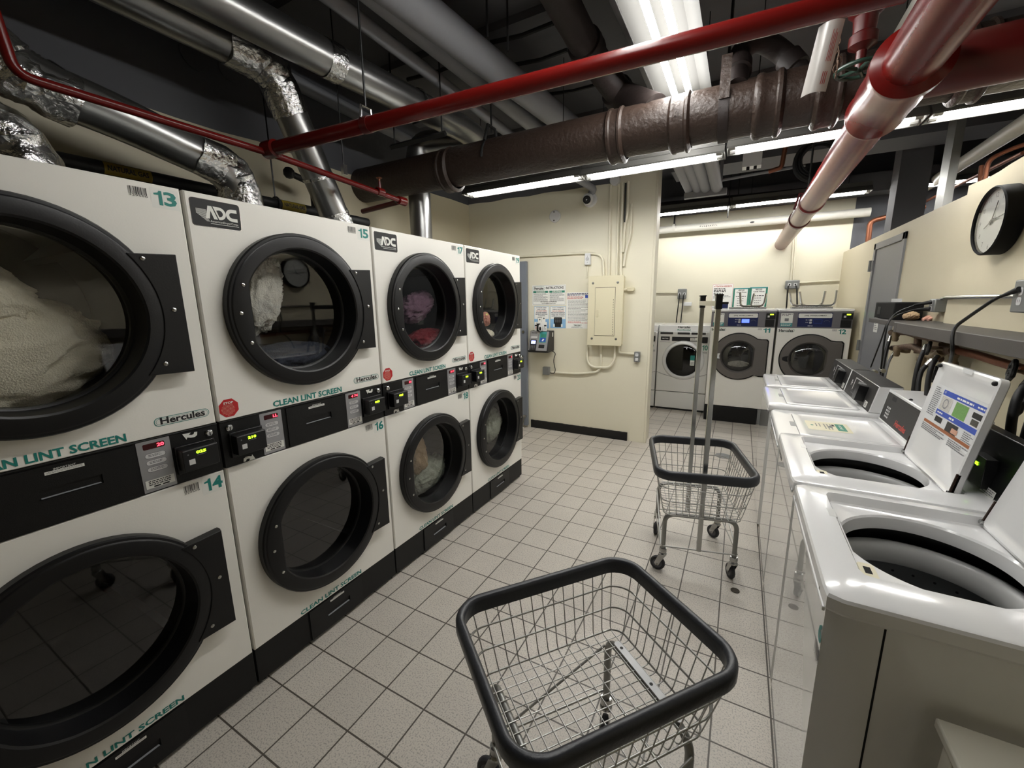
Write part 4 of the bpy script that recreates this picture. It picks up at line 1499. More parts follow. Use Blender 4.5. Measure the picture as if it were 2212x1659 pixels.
    g.lathe(fr.p(cx, cz, 0), (0, -1, 0), [(0.192, 0.016), (0.17, 0.040), (0.10, 0.058), (0.01, 0.064)], 'glass', 48, cap1=True)
    g.build('door_glass', door)
    g = MB()
    g.lathe(fr.p(cx, cz, 0), (0, -1, 0), [(0.19, 0.012), (0.01, 0.012)], 'drum_dark', 48, cap1=True)
    for r_ in (0.06, 0.09, 0.12, 0.15):
        for q in range(int(r_ * 160)):
            a = 2 * pi * q / int(r_ * 160)
            g.poly(fr, [(cx + r_ * cos(a) + 0.004 * cos(j * pi / 3), cz + r_ * sin(a) + 0.004 * sin(j * pi / 3)) for j in range(6)], 'ink', 0.0125)
    g.build('drum', t)
    g = MB()
    h = 'alarm_white' if lit else 'black_plastic'
    g.prism(fr, [(cx - 0.262, cz - 0.014), (cx - 0.235, cz - 0.03), (cx - 0.205, cz - 0.035), (cx - 0.215, cz), (cx - 0.205, cz + 0.035), (cx - 0.235, cz + 0.03), (cx - 0.262, cz + 0.014)], 0.036, 0.052, h)
    g.build('door_handle', door, bevel=0.003)
    return t


big_washer(1.318, 2.024, '11', 'large white front loading washer numbered 11 with a lit blue display', True, True)
big_washer(2.042, 2.755, '12', 'large white front loading washer numbered 12 with a dark display, in the far right corner', False, False)
cloth('garment', 'dark wet washing with white suds inside the door of washer 11', 'garment', (1.665, 5.922, 0.77), (0.10, 0.010, 0.035), 'cloth_suds', 15, 0.15, 3.0, 0, 4)
# ================================================================== lights
def tube_fixture(name, label, p0, p1, z, tubes, half, drop, refl_h=0.05, up=True, group='fluorescent ceiling lights', lens=None):
    """long fluorescent fitting from p0 to p1 (x, y), reflector half width, tubes at offsets"""
    a, c = V((p0[0], p0[1], z)), V((p1[0], p1[1], z))
    d = (c - a).normalized()
    s = V((d.y, -d.x, 0))
    t = thing(name, label, 'ceiling light', ((a + c) / 2)[:], group)
    b = MB()
    sec = [(-half, -0.01), (-half, 0.002), (-half * 0.55, refl_h), (half * 0.55, refl_h), (half, 0.002), (half, -0.01)]
    sec2 = [(half - 0.003, -0.008), (half - 0.003, 0.0), (half * 0.53, refl_h - 0.006), (-half * 0.53, refl_h - 0.006), (-half + 0.003, 0.0), (-half + 0.003, -0.008)]
    ring = sec + sec2
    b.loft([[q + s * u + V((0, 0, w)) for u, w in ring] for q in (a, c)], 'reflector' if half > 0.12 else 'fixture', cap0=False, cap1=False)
    for q, sg in ((a, 1), (c, -1)):
        b.prism(F(q, s, (0, 0, 1)), sec, -0.002, 0.002, 'fixture')
    b.build('reflector', t, angle=20)
    b = MB()
    n = s
    b.prism(F(a, s, (0, 0, 1)), [(-0.05, refl_h), (0.05, refl_h), (0.045, refl_h + 0.05), (-0.045, refl_h + 0.05)], 0, -(c - a).length, 'fixture') if False else b.loft(
        [[q + s * u + V((0, 0, w)) for u, w in [(-0.05, refl_h), (0.05, refl_h), (0.045, refl_h + 0.05), (-0.045, refl_h + 0.05)]] for q in (a, c)], 'fixture', cap0=True, cap1=True)
    b.build('ballast_box', t)
    for o in tubes:
        b = MB()
        b.cyl(a + d * 0.05 + s * o + V((0, 0, -drop + refl_h)), c - d * 0.05 + s * o + V((0, 0, -drop + refl_h)), 0.018, 'tube_light', 12)
        b.build('lamp_tube', t)
        for q, sg in ((a, 1), (c, -1)):
            b = MB()
            b.cyl(q + d * sg * 0.015 + s * o + V((0, 0, -drop + refl_h)), q + d * sg * 0.05 + s * o + V((0, 0, -drop + refl_h)), 0.0185, 'tube_end', 10)
            b.build('lamp_holder', t)
    L = (c - a).length
    for f in (0.15, 0.85):
        b = MB()
        q = a + d * L * f
        b.cyl(q + V((0, 0, refl_h + 0.05)), V((q.x, q.y, ZC)), 0.003, 'wire_black', 6)
        b.build('hanger_rod', t)
    return t


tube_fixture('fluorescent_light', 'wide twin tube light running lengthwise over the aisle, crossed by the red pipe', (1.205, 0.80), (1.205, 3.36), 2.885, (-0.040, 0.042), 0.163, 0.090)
tube_fixture('fluorescent_light', 'strip light under the brown pipe, left piece by the cream wall', (-0.66, 3.42), (0.45, 3.42), 2.545, (-0.045, 0.045), 0.085, 0.045)
tube_fixture('fluorescent_light', 'strip light under the brown pipe, middle piece', (0.46, 3.42), (1.46, 3.42), 2.535, (-0.045, 0.045), 0.085, 0.045)
tube_fixture('fluorescent_light', 'strip light behind the brown pipe, long piece crossed by the thick red pipe', (1.475, 3.42), (2.46, 3.42), 2.553, (-0.045, 0.045), 0.085, 0.045)
tube_fixture('fluorescent_light', 'strip light behind the brown pipe, rightmost piece', (2.475, 3.42), (4.7, 3.42), 2.553, (-0.045, 0.045), 0.085, 0.045)
tube_fixture('fluorescent_light', 'strip light over the far washers, left piece ending at the cream wall', (0.2, 6.5), (1.42, 6.5), 2.77, (-0.04, 0.04), 0.10, 0.05)
tube_fixture('fluorescent_light', 'strip light over the far washers, middle piece behind the thick red pipe', (1.43, 6.5), (2.845, 6.5), 2.775, (-0.04, 0.04), 0.10, 0.05)
tube_fixture('fluorescent_light', 'strip light beyond the partition, between the dark post and the galvanised post', (3.03, 6.5), (4.2, 6.5), 2.775, (-0.04, 0.04), 0.10, 0.05)
tube_fixture('fluorescent_light', 'strip light beyond the partition, partly behind the clock wall', (4.25, 6.5), (5.9, 6.5), 2.775, (-0.04, 0.04), 0.10, 0.05)

# ================================================================== pipes under the ceiling
def pipe(name, label, cat, pts, r, m, bend=0.0, n=20, group=None):
    b = MB()
    p = fillet(pts, bend, 8) if bend else [V(q) for q in pts]
    b.tube(p, r, m, n)
    lo = min(p, key=lambda q: q.z)
    o = b.build(name, loc=(p[0] + p[-1]) / 2, angle=60)
    return tag(o, label, cat, group)


# big brown cast iron drain
BY, BZ, BR = 2.93, 2.605, 0.14
t = drain = thing('drain_pipe', 'thick brown cast iron drain pipe crossing the room under the ceiling', 'pipe', (1.0, BY, BZ))
b = MB().cyl((-1.458, BY, BZ + 0.02), (4.2, BY, BZ), BR, 'brown_pipe', 48)
b.build('pipe_body', t)
for px, py, wd in ((950, 365, 0.09), (1322, 297, 0.09), (1465, 255, 0.10), (1660, 235, 0.12), (1790, 240, 0.10), (2120, 170, 0.09)):
    x = at(px, py, Y=BY - BR).x
    b = MB()
    b.lathe((x, BY, BZ), (1, 0, 0), [(BR - 0.002, -wd * 0.62), (BR + 0.012, -wd * 0.55), (BR + 0.020, -wd * 0.45), (BR + 0.020, -wd * 0.3), (BR + 0.013, -wd * 0.2), (BR + 0.013, wd * 0.25), (BR + 0.022, wd * 0.32), (BR + 0.022, wd * 0.45), (BR + 0.008, wd * 0.55), (BR - 0.002, wd * 0.6)], 'brown_pipe', 48)
    b.build('pipe_hub', t)
x = at(1562, 240, Y=BY - BR).x
b = MB()
b.loft([[V((x + sx, BY + (BR + 0.004) * cos(radians(a)) * (-1), BZ + (BR + 0.004) * sin(radians(a)))) for a in range(20, -201, -10)] for sx in (-0.025, 0.025)], 'brown_dark', closed=False)
b.box((x - 0.025, BY - BR - 0.01, BZ + 0.03), (x + 0.025, BY - BR - 0.003, BZ + 0.24), 'brown_pipe')
b.cyl((x, BY, BZ + 0.2), (x, BY, ZC), 0.008, 'wire_black', 8)
b.build('hanger_strap', t)
for px in (1062, 765):
    x = at(px, 400 if px < 900 else 310, Y=BY).x
    b = MB()
    b.tube([V((x, BY - (BR + 0.008) * cos(radians(a)), BZ + (BR + 0.008) * sin(radians(a)))) for a in range(0, 181, 15)], 0.01, 'black_iron', 8)
    b.tube([(x, BY - 0.10, BZ + 0.12), (x, BY - 0.05, BZ + 0.24), (x, BY + 0.05, BZ + 0.24), (x, BY + 0.10, BZ + 0.12)], 0.012, 'black_iron', 8)
    b.cyl((x, BY, BZ + 0.20), (x, BY, ZC), 0.007, 'wire_black', 8)
    b.build('clevis_hanger', t)
b = MB()
p = at(1346, 276, Y=BY - BR - 0.002)
b.text(F((p.x, BY - BR * 0.955, BZ + 0.045), (1, 0, 0), (0, 0.3, 1)), 0, 0, 0.022, '80 LBS.', 'brown_pipe', w=0.12, l=0.003)
p = at(1462, 244, Y=BY - BR)
b.text(F((p.x - 0.012, BY - BR - 0.0225, BZ - 0.01), (1, 0, 0), (0, 0, 1)), 0, 0, 0.035, 'D', 'brown_pipe', w=0.025, l=0.003)
b.build('cast_lettering', t, recalc=False)

# brown branch dropping into the drain
p0, p1, p2 = at(1196, -30, Z=3.12), at(1268, 105, Z=3.05), at(1338, 205, Z=2.93)
t = drain
b = MB()
b.tube(fillet([p0 + (p0 - p1), p1, p2, (p2.x + 0.28, BY - 0.02, BZ + 0.10)], 0.12, 6), 0.085, 'brown_dark', 24)
b.build('branch_pipe', t, angle=60)
for q, d in ((p1, p1 - p0), (p2, p2 - p1)):
    b = MB()
    b.lathe(q, d, [(0.084, -0.06), (0.10, -0.055), (0.104, -0.02), (0.096, 0.0), (0.104, 0.03), (0.102, 0.05), (0.084, 0.06)], 'brown_dark', 28)
    b.build('pipe_hub', t)
# brown u shaped trap pipe right of the aisle light
q = lambda x, y, z: at(x, y, Z=z)
pts = [q(1592, 190, 2.70), q(1598, 110, 2.98), q(1640, 85, 3.02), q(1688, 110, 2.98), q(1735, 165, 2.80)]
b = MB()
b.tube(fillet(pts, 0.1, 8), 0.055, 'brown_dark', 20)
b.build('trap_pipe', t, angle=60)
for k, (i, j) in enumerate(((0, 1), (3, 4))):
    b = MB()
    c = (pts[i] + pts[j]) / 2
    b.lathe(c, pts[j] - pts[i], [(0.054, -0.05), (0.068, -0.045), (0.068, 0.045), (0.054, 0.05)], 'brown_dark', 24)
    b.build('pipe_hub', t)

# red sprinkler pipe crossing the room
RZ = 2.40
m0, m1 = at(580, 324, Z=RZ), at(1862, -2, Z=RZ)
dm_ = (m1 - m0).normalized()
t = thing('sprinkler_pipe', 'red sprinkler piping crossing the room, with a thin branch over the dryers', 'pipe', ((m0 + m1) / 2)[:])
b = MB().cyl(m0, m1 + dm_ * 0.1, 0.0335, 'red_pipe', 28)
b.build('pipe_body', t)
b = MB()
b.lathe(m0 + dm_ * 0.03, dm_, [(0.032, -0.05), (0.044, -0.045), (0.044, 0.03), (0.032, 0.04)], 'red_pipe', 24, cap0=True)
b.build('tee_fitting', t)
for px, py in ((783, 265),):
    c = at(px, py, Z=RZ)
    c = m0 + dm_ * (c - m0).dot(dm_)
    b = MB()
    b.lathe(c, dm_, [(0.0335, -0.02), (0.036, -0.02), (0.036, 0.02), (0.0335, 0.02)], 'red_dark', 24)
    b.tube([c + V((0, -0.035, 0.02)), c + V((0, -0.028, 0.075)), c + V((0, 0.028, 0.075)), c + V((0, 0.035, 0.02))], 0.006, 'chrome', 8)
    b.cyl(c + V((0, 0, 0.07)), V((c.x, c.y, ZC)), 0.005, 'wire_black', 8)
    b.build('pipe_hanger', t)

# thinner red branch along the dryers, with a dropped end and a sprinkler head
BXr = m0.x
b0, b1 = at(25, 130, X=BXr), at(868, 425, X=BXr)
z_ = m0.z - 0.015
e0 = V((BXr, b0.y + 0.02, z_))
e1 = V((BXr, b1.y, z_ - 0.05))
b = MB()
b.tube(fillet([e0 + V((0.02, -0.05, 0.25)), e0 + V((0, -0.02, 0)), V((BXr, m0.y, z_)), e1, V((BXr + 0.0, e1.y, e1.z - 0.001)), ], 0.05), 0.018, 'red_pipe', 20)
b.build('branch_pipe', t)
e2 = at(760, 447, Y=e1.y + 0.0)
b = MB()
b.tube([e1, V((e1.x - 0.45, e1.y + 0.02, e1.z - 0.02))], 0.019, 'red_dark', 18)
b.build('return_pipe', t)
b = MB()
b.lathe(e1, (0, 1, 0), [(0.021, -0.045), (0.030, -0.04), (0.031, 0.03), (0.024, 0.035)], 'red_pipe', 20, cap1=True)
b.build('elbow_fitting', t)
hd = V((BXr, e1.y - 0.22, z_ - 0.03))
b = MB()
b.lathe(hd, (0, 1, 0), [(0.021, -0.03), (0.028, -0.028), (0.028, 0.028), (0.021, 0.03)], 'red_pipe', 20)
b.build('tee_fitting', t)
b = MB()
b.cyl(hd + V((0, 0, 0.01)), hd + V((0, 0, 0.07)), 0.010, 'red_dark', 12)
b.lathe(hd + V((0, 0, 0.085)), (0, 0, 1), [(0.006, -0.02), (0.009, 0), (0.022, 0.006), (0.022, 0.008)], 'copper', 16, cap1=True)
b.build('sprinkler_head', t)
b = MB()
hh = V((BXr, e1.y - 0.52, z_))
b.box((hh.x - 0.012, hh.y - 0.015, hh.z + 0.01), (hh.x + 0.012, hh.y + 0.015, hh.z + 0.07), 'chrome')
b.cyl(hh + V((0, 0, 0.06)), V((hh.x, hh.y, ZC)), 0.004, 'wire_black', 8)
b.build('pipe_hanger', t)

# thick red main on the right
GX, GZ, GR = 2.075, 2.335, 0.083
t = thing('sprinkler_main', 'thick red sprinkler main running lengthwise on the upper right into the far wall', 'pipe', (GX, 4.0, GZ))
b = MB().cyl((GX, -0.6, GZ), (GX, YF - 0.001, GZ), GR, 'red_pipe', 40)
b.build('pipe_body', t)
ty = at(1930, 195, X=GX).y + 0.02
b = MB()
b.lathe((GX, ty + 0.02, GZ), (0, 1, 0), [(GR - 0.002, -0.26), (GR + 0.030, -0.24), (GR + 0.030, -0.20), (GR + 0.018, -0.18), (GR + 0.022, 0.02), (GR + 0.016, 0.17), (GR + 0.024, 0.19), (GR + 0.020, 0.215), (GR - 0.002, 0.22)], 'red_pipe', 40)
b.build('tee_fitting', t)
b = MB()
b.tube(fillet([(GX + 0.02, ty - 0.02, GZ + 0.03), (GX + 0.25, ty - 0.02, GZ + 0.035), (4.5, ty + 0.02, GZ + 0.06)], 0.05), 0.088, 'red_dark', 32)
b.build('branch_pipe', t)
for px, py in ((1726, 480), (1750, 462)):
    y = at(px, py, X=GX).y
    b = MB().lathe((GX, y, GZ), (0, 1, 0), [(GR, -0.04), (GR + 0.010, -0.035), (GR + 0.010, 0.035), (GR, 0.04)], 'red_dark', 36)
    b.build('pipe_coupling', t)
y = at(1742, 445, X=GX).y
b = MB()
b.tube([V((GX - 0.09, y, GZ + 0.01)), V((GX - 0.06, y, GZ + 0.14)), V((GX + 0.06, y, GZ + 0.14)), V((GX + 0.09, y, GZ + 0.01))], 0.010, 'red_dark', 8)
b.cyl((GX, y, GZ + 0.13), (GX, y, ZC), 0.008, 'wire_black', 8)
b.build('clevis_hanger', t)

# red valve with a green handwheel, chain and hanging tag
vx = at(1868, 60, Z=2.72)
t = thing('shutoff_valve', 'dark red shutoff valve with a green handwheel at the upper right', 'valve', vx[:])
b = MB()
b.lathe(vx, (0, 0, 1), [(0.035, 0.22), (0.045, 0.20), (0.045, 0.12), (0.06, 0.10), (0.065, 0.06), (0.045, 0.04), (0.04, -0.02), (0.052, -0.03), (0.052, -0.07), (0.02, -0.09), (0.018, -0.16)], 'red_dark', 24, cap0=True, cap1=True)
b.tube([vx + V((-0.12, 0, 0.16)), vx + V((0.16, 0.02, 0.16))], 0.045, 'red_dark', 20)
b.build('valve_body', t)
b = MB()
hw = vx + V((0.0, 0.0, -0.16))
b.tube([hw + V((0.085 * cos(a * pi / 12), 0.085 * sin(a * pi / 12), 0)) for a in range(24)], 0.009, 'handwheel_green', 10, closed=True)
for a in range(5):
    b.cyl(hw, hw + V((0.08 * cos(a * 2 * pi / 5), 0.08 * sin(a * 2 * pi / 5), 0)), 0.008, 'handwheel_green', 8)
b.sphere(hw, 0.018, 'handwheel_green', 10)
b.build('handwheel', t)
b = MB()
c0, c1 = at(1812, 5, Z=2.5), at(1808, 165, Z=2.30)
nl = 15
for i in range(nl):
    c = c0.lerp(c1, (i + 0.5) / nl) + V((0.006 * sin(i * 1.3), 0.006 * cos(i * 1.7), 0))
    e1_, e2_ = ((1, 0, 0), (0, 0, 1)) if i % 2 else ((0, 1, 0), (0, 0, 1))
    e1_, e2_ = V(e1_), V(e2_)
    b.tube([c + e1_ * 0.006 * cos(a * pi / 4) + e2_ * 0.012 * sin(a * pi / 4) for a in range(8)], 0.0018, 'copper_old', 5, closed=True)
single(b, 'chain', 'thin rusty chain hanging from the red pipe beside the white tag', 'chain')
# white tag
ta, tb = at(1797, 50, Y=1.72), at(1756, 205, Y=1.72)
t = thing('pipe_tag', 'curled white plastic tag with faded red print hanging below the red pipe', 'tag', (ta.x, 1.72, tb.z))
b = MB()
fr = F(tb, (1, -0.15, 0), (ta - tb).normalized())
hh = (ta - tb).length
wv = 0.062
mk = lambda l: [[fr.p(wv * (u / 10 - 0.5), hh * v, l + 0.018 * (1 - (2 * u / 10 - 1) ** 2)) for u in range(11)] for v in (0, 1)]
b.loft(mk(0.0), 'tag_white', closed=False)
b.loft(mk(-0.001), 'tag_white', closed=False)
b.build('tag_sheet', t, recalc=False)
b = MB()
fr2 = F(fr.p(0.017, 0, 0.0135), fr.u - fr.n * 0.55, fr.v)
fr3 = F(fr.p(-0.016, 0, 0.0175), fr.u + fr.n * 0.2, fr.v)
for k in range(4):
    b.rect(fr2, -0.007 + 0.004 * k, hh * 0.42, -0.0055 + 0.004 * k, hh * (0.86 - 0.05 * (k % 2)), 'ink_red', 0.001)
for k in range(3):
    b.rect(fr2, -0.006 + 0.005 * k, hh * 0.10, -0.004 + 0.005 * k, hh * 0.28, 'ink_red', 0.001)
b.build('tag_print', t, recalc=False)

# silver dryer ducts
def duct(label, runs, r, bend, tapes, elbows=()):
    t = thing('exhaust_duct', label, 'duct', V(runs[0][0])[:], 'silver exhaust ducts')
    for pts in runs:
        b = MB()
        b.tube(fillet(pts, bend, 8), r, 'duct', 32)
        b.build('duct_pipe', t, angle=60)
    for a, c in tapes:
        a, c = V(a), V(c)
        d = (c - a).normalized()
        L = (c - a).length
        b = MB()
        loops = []
        n = max(3, int(L / 0.02))
        up = V((0, 0, 1)) if abs(d.z) < 0.9 else V((1, 0, 0))
        e1 = (up - d * up.dot(d)).normalized()
        e2 = d.cross(e1)
        for i in range(n + 1):
            loops.append([a + d * L * i / n + (e1 * cos(2 * pi * j / 40) + e2 * sin(2 * pi * j / 40)) * (r + 0.004 + 0.006 * noise.noise(V((i * 0.9, j * 0.7, r * 50 + L * 9)))) for j in range(40)])
        b.loft(loops, 'foil')
        b.build('foil_tape', t, angle=25)
    for pts2 in elbows:
        pp = fillet(pts2, bend, 12)
        b2 = MB()
        b2.tube(pp, [r + 0.008 + 0.012 * noise.noise(V((i * 0.8, r * 77, 3))) for i in range(len(pp))], 'foil', 48)
        for i, v in enumerate(b2.v):
            b2.v[i] = v + V((noise.noise(v * 14), noise.noise(v * 14 + V((7, 0, 0))), noise.noise(v * 14 + V((0, 7, 0))))) * 0.016
        b2.build('foil_elbow', t, angle=30)
    return t


ZD = 1.946
XD = -0.97


def dpt(px, py, X=XD):
    p = at(px, py, X=X)
    return V((X, p.y, p.z))


# far dryer: straight up behind the brown drain, then along the ceiling toward the camera
A0 = dpt(925, 505)
A0.y = min(A0.y, 3.12)
A0.z = ZD
R0, R1, R2 = at(1000, 278, Z=2.98), at(715, 132, Z=2.98), at(390, -40, Z=2.98)
ext = (R1 - R2).normalized()
e3 = R0 + ext * 0.22
e3 = V((e3.x, max(e3.y, 3.22), 2.96))
tp = at(900, 225, Z=2.98)
duct('silver duct rising from the farthest dryer and running toward the camera under the ceiling',
     [[A0, V((A0.x, A0.y, 2.95)), e3, R0, R1, R2 - ext * 1.2]], 0.097, 0.14,
     [(A0 + V((0, 0, 0.01)), A0 + V((0, 0, 0.17))), (R1 - ext * 0.05, R1 + ext * 0.05), (tp - ext * 0.012, tp + ext * 0.012)])
# dryer 17: leaning up to a foil wrapped elbow, then along the ceiling
B0 = dpt(752, 475)
B0.z = ZD
B1 = dpt(583, 140, XD + 0.05)
B2 = at(400, 48, Z=B1.z + 0.02)
d2 = (B1 - B2).normalized()
d1 = (B1 - B0).normalized()
duct('silver duct leaning up to a foil wrapped elbow and on along the ceiling',
     [[B0, B1, B2, B2 - d2 * 1.6]], 0.098, 0.12, [(B0 + d1 * 0.20, B0 + d1 * 0.30), (B0 + d1 * 0.52, B0 + d1 * 0.54)], [[B1 - d1 * 0.26, B1, B1 - d2 * 0.24]])
# dryer 15
C0 = dpt(535, 440)
C0.z = ZD
C1, C2, C3 = dpt(505, 372), dpt(250, 250), dpt(40, 165)
dc = (C2 - C1).normalized()
c4 = C3 + V((-0.12, -0.30, 0.32))
duct('silver duct with a crumpled foil elbow bending down behind the second dryer',
     [[C0, C1, C2, C3, c4]], 0.098, 0.14, [], [[C0 + (C1 - C0) * 0.1, C1, C1 + dc * 0.20], [C3 - dc * 0.16, C3, C3 + (c4 - C3) * 0.7]])
# dryer 13
D0 = dpt(70, 352)
D0.z = ZD
D1 = dpt(30, 275)
duct('crumpled foil duct elbow behind the nearest dryer at the left edge',
     [[D0, D1, D1 + V((-0.15, -0.45, 0.05))]], 0.098, 0.14, [], [[D0, D1, D1 + V((-0.15, -0.45, 0.05)) * 0.9]])

# gas pipe behind the dryers with yellow tags
g0, g1 = at(130, 345, X=-1.25), at(720, 462, X=-1.25)
gz = g0.z
t = thing('gas_pipe', 'black gas pipe with yellow tags running behind the dryers', 'pipe', (-1.25, (g0.y + g1.y) / 2, gz))
b = MB().cyl((-1.25, -0.6, gz), (-1.25, 2.75, gz - 0.0), 0.036, 'black_iron', 20)
b.build('pipe_body', t)
for px0, px1, py in ((228, 328, 372), (612, 662, 447)):
    a, c = at(px0, py, X=-1.21), at(px1, py, X=-1.21)
    b = MB()
    b.loft([[V((-1.25 + 0.038 * cos(radians(q)), y, gz + 0.038 * sin(radians(q)))) for q in range(-50, 51, 10)] for y in (a.y, c.y)], 'tag_yellow', closed=False)
    b.text(F((-1.2115, a.y, gz - 0.012), (0, 1, 0), (0, 0, 1)), 0.012, 0, 0.026, 'NATURAL GAS', 'ink', w=(c.y - a.y) * 0.86, l=0.0015)
    b.build('pipe_tag', t, recalc=False)
b = MB()
v0 = at(630, 375, X=-1.25)
b.tube(fillet([(-1.25, v0.y + 0.16, gz + 0.02), (-1.25, v0.y + 0.16, v0.z - 0.03), (-1.25, v0.y - 0.02, v0.z)], 0.05), 0.022, 'black_iron', 12)
b.sphere((-1.25, v0.y - 0.02, v0.z), 0.04, 'black_iron', 10)
b.build('gas_cock', t)
b = MB()
p = at(593, 415, X=-1.25)
b.cyl((-1.25, p.y, gz), (-1.25, p.y, ZC), 0.005, 'wire_black', 8)
b.tube([V((-1.25 + 0.045 * cos(a * pi / 8), p.y, gz + 0.045 * sin(a * pi / 8))) for a in range(16)], 0.007, 'black_iron', 8, closed=True)
b.build('pipe_hanger', t)

# grey painted pipes running lengthwise under the ceiling
def run(label, p, z, r, m='pipe_grey', y0=-1.5, y1=4.6, skew=None):
    a = at(p[0], p[1], Z=z)
    c = at(skew[0], skew[1], Z=z) if skew else V((a.x, a.y + 1, z))
    d = (c - a).normalized()
    k0, k1 = (y0 - a.y) / d.y, (y1 - a.y) / d.y
    b = MB().cyl(a + d * k0, a + d * k1, r, m, 24)
    return tag(b.build('ceiling_pipe', loc=(a + d * (k0 + k1) / 2)), label, 'pipe', None)


run('thick grey painted ceiling pipe, right one of the close pair', (965, 65), 3.16, 0.098, skew=(1195, 245))
run('grey painted ceiling pipe lying close along the left of the thick grey one', (900, 65), 3.16, 0.062, skew=(1150, 270))
run('slim grey ceiling pipe between the shiny duct and the pair of grey pipes', (805, 65), 3.16, 0.042, skew=(1085, 278))
run('dark grey ceiling pipe above the leaning duct, upper one of two', (690, 205), 3.2, 0.05, skew=(855, 290))
run('dark grey ceiling pipe above the leaning duct, lower one of two', (640, 205), 3.2, 0.05, skew=(820, 297))
run('grey ceiling pipe just left of the wide aisle light', (1370, 60), 3.2, 0.065)
run('pale blurred ceiling pipe at the upper right above the thick red main', (1990, 70), 2.95, 0.12, 'pipe_white', y1=4.2)
for i, (px, py) in enumerate(((395, 135), (470, 165))):
    c = at(px, py, Z=3.1)
    b = MB().cyl((XL + 0.01, c.y, 3.1), (c.x + 0.12 - 0.05 * i, c.y, 3.1), 0.085 - 0.02 * i, 'ceil_dark', 24)
    single(b, 'ceiling_pipe', ('dark pipe stub coming out of the left wall, nearer one', 'dark pipe stub coming out of the left wall, farther one')[i], 'pipe')
# struts and threaded rods
def rod(label, px, py0, z):
    p = at(px, py0, Z=z)
    b = MB().cyl((p.x, p.y, z), (p.x, p.y, ZC), 0.006, 'wire_black', 8)
    single(b, 'threaded_rod', label, 'rod')
rod('thin black rod hanging beside the pair of grey pipes, left one', 1053, 80, 2.98)
rod('thin black rod hanging beside the pair of grey pipes, right one', 1097, 110, 2.95)
a, c = at(845, 318, Z=2.78), at(962, 288, Z=2.78)
b = MB()
b.tube([a, c], 0.02, 'black_iron', 4)
b.cyl(c + V((-0.03, 0, 0)), V((c.x - 0.03, c.y, ZC)), 0.006, 'wire_black', 6)
b.cyl(a + V((0.04, 0, 0)), V((a.x + 0.04, a.y, ZC)), 0.006, 'wire_black', 6)
single(b, 'support_channel', 'short black support channel hanging behind the red pipe above the brown drain', 'bracket')
for i, (pa, pb) in enumerate((((880, 172), (1010, 128)), ((1060, 92), (1195, 50)), ((1112, 140), (1225, 108)), ((1175, 205), (1300, 180)))):
    a, c = at(*pa, Z=3.30), at(*pb, Z=3.30)
    b = MB().tube([a, (a + c) / 2 + V((0, 0.01, -0.01)), c], 0.014, 'black_iron', 8)
    single(b, 'electrical_cable', ('black cable clipped to the ceiling left of the grey pipes', 'black cable clipped to the ceiling, nearest the brown branch', 'black cable clipped to the ceiling behind the first rib', 'black cable on the ceiling just above the brown drain')[i], 'cable')
# ================================================================== things on the cream wall end
WB = F((0, YB, 0), (1, 0, 0), (0, 0, 1))           # normal -y
def wb(x, y, d=0.0):
    p = at(x, y, Y=YB - d)
    return p.x, p.z

# electrical panel
(xa, zt), (xb, zb) = wb(1271, 597, 0.11), wb(1342, 748, 0.11)
t = thing('breaker_box', 'cream painted electrical panel box mounted on the wall end', 'electrical panel', ((xa + xb) / 2, YB, zb))
b = MB().box((xa + 0.012, YB - 0.095, zb + 0.012), (xb - 0.012, YB, zt - 0.012), 'panel_cream')
b.build('box_body', t)
b = MB().box((xa, YB - 0.11, zb), (xb, YB - 0.095, zt), 'panel_cream')
b.build('cover_plate', t, bevel=0.003)
PF_ = F((0, YB - 0.11, 0), (1, 0, 0), (0, 0, 1))
w, h = xb - xa, zt - zb
b = MB()
b.slab(PF_, xa + w * 0.22, zb + h * 0.15, xa + w * 0.78, zb + h * 0.83, 0, 0.006, 'panel_cream')
b.rring(PF_, xa + w * 0.212, zb + h * 0.143, xa + w * 0.788, zb + h * 0.837, 0.002, 0.004, 'grime', 0.0008)
dr = b.build('panel_door', t, bevel=0.001)
b = MB()
b.slab(PF_, xa + w * 0.265, zb + h * 0.42, xa + w * 0.32, zb + h * 0.51, 0.006, 0.016, 'panel_cream')
b.build('door_latch', dr, bevel=0.002)
b = MB()
for i in range(15):
    z = zb + h * (0.65 - i * 0.035)
    b.rect(PF_, xa + w * 0.735, z, xa + w * 0.747, z + 0.014, 'grime', 0.0066)
b.build('breaker_marks', dr, recalc=False)
for u, v in ((0.14, 0.9), (0.84, 0.9), (0.14, 0.1), (0.84, 0.1)):
    b = MB().lathe(PF_.p(xa + w * u, zb + h * v, 0), (0, -1, 0), [(0.013, 0), (0.012, 0.004), (0.004, 0.006)], 'zinc', 14, cap1=True)
    b.build('cover_screw', t)


def conduit(name, label, pts, r=0.013, m='wall_cream', bend=0.09, d=0.02, Y=None, n=10):
    Y = YB if Y is None else Y
    p = [at(x, y, Y=Y - d) for x, y in pts]
    return pipe(name, label, 'conduit', p, r, m, bend, n)


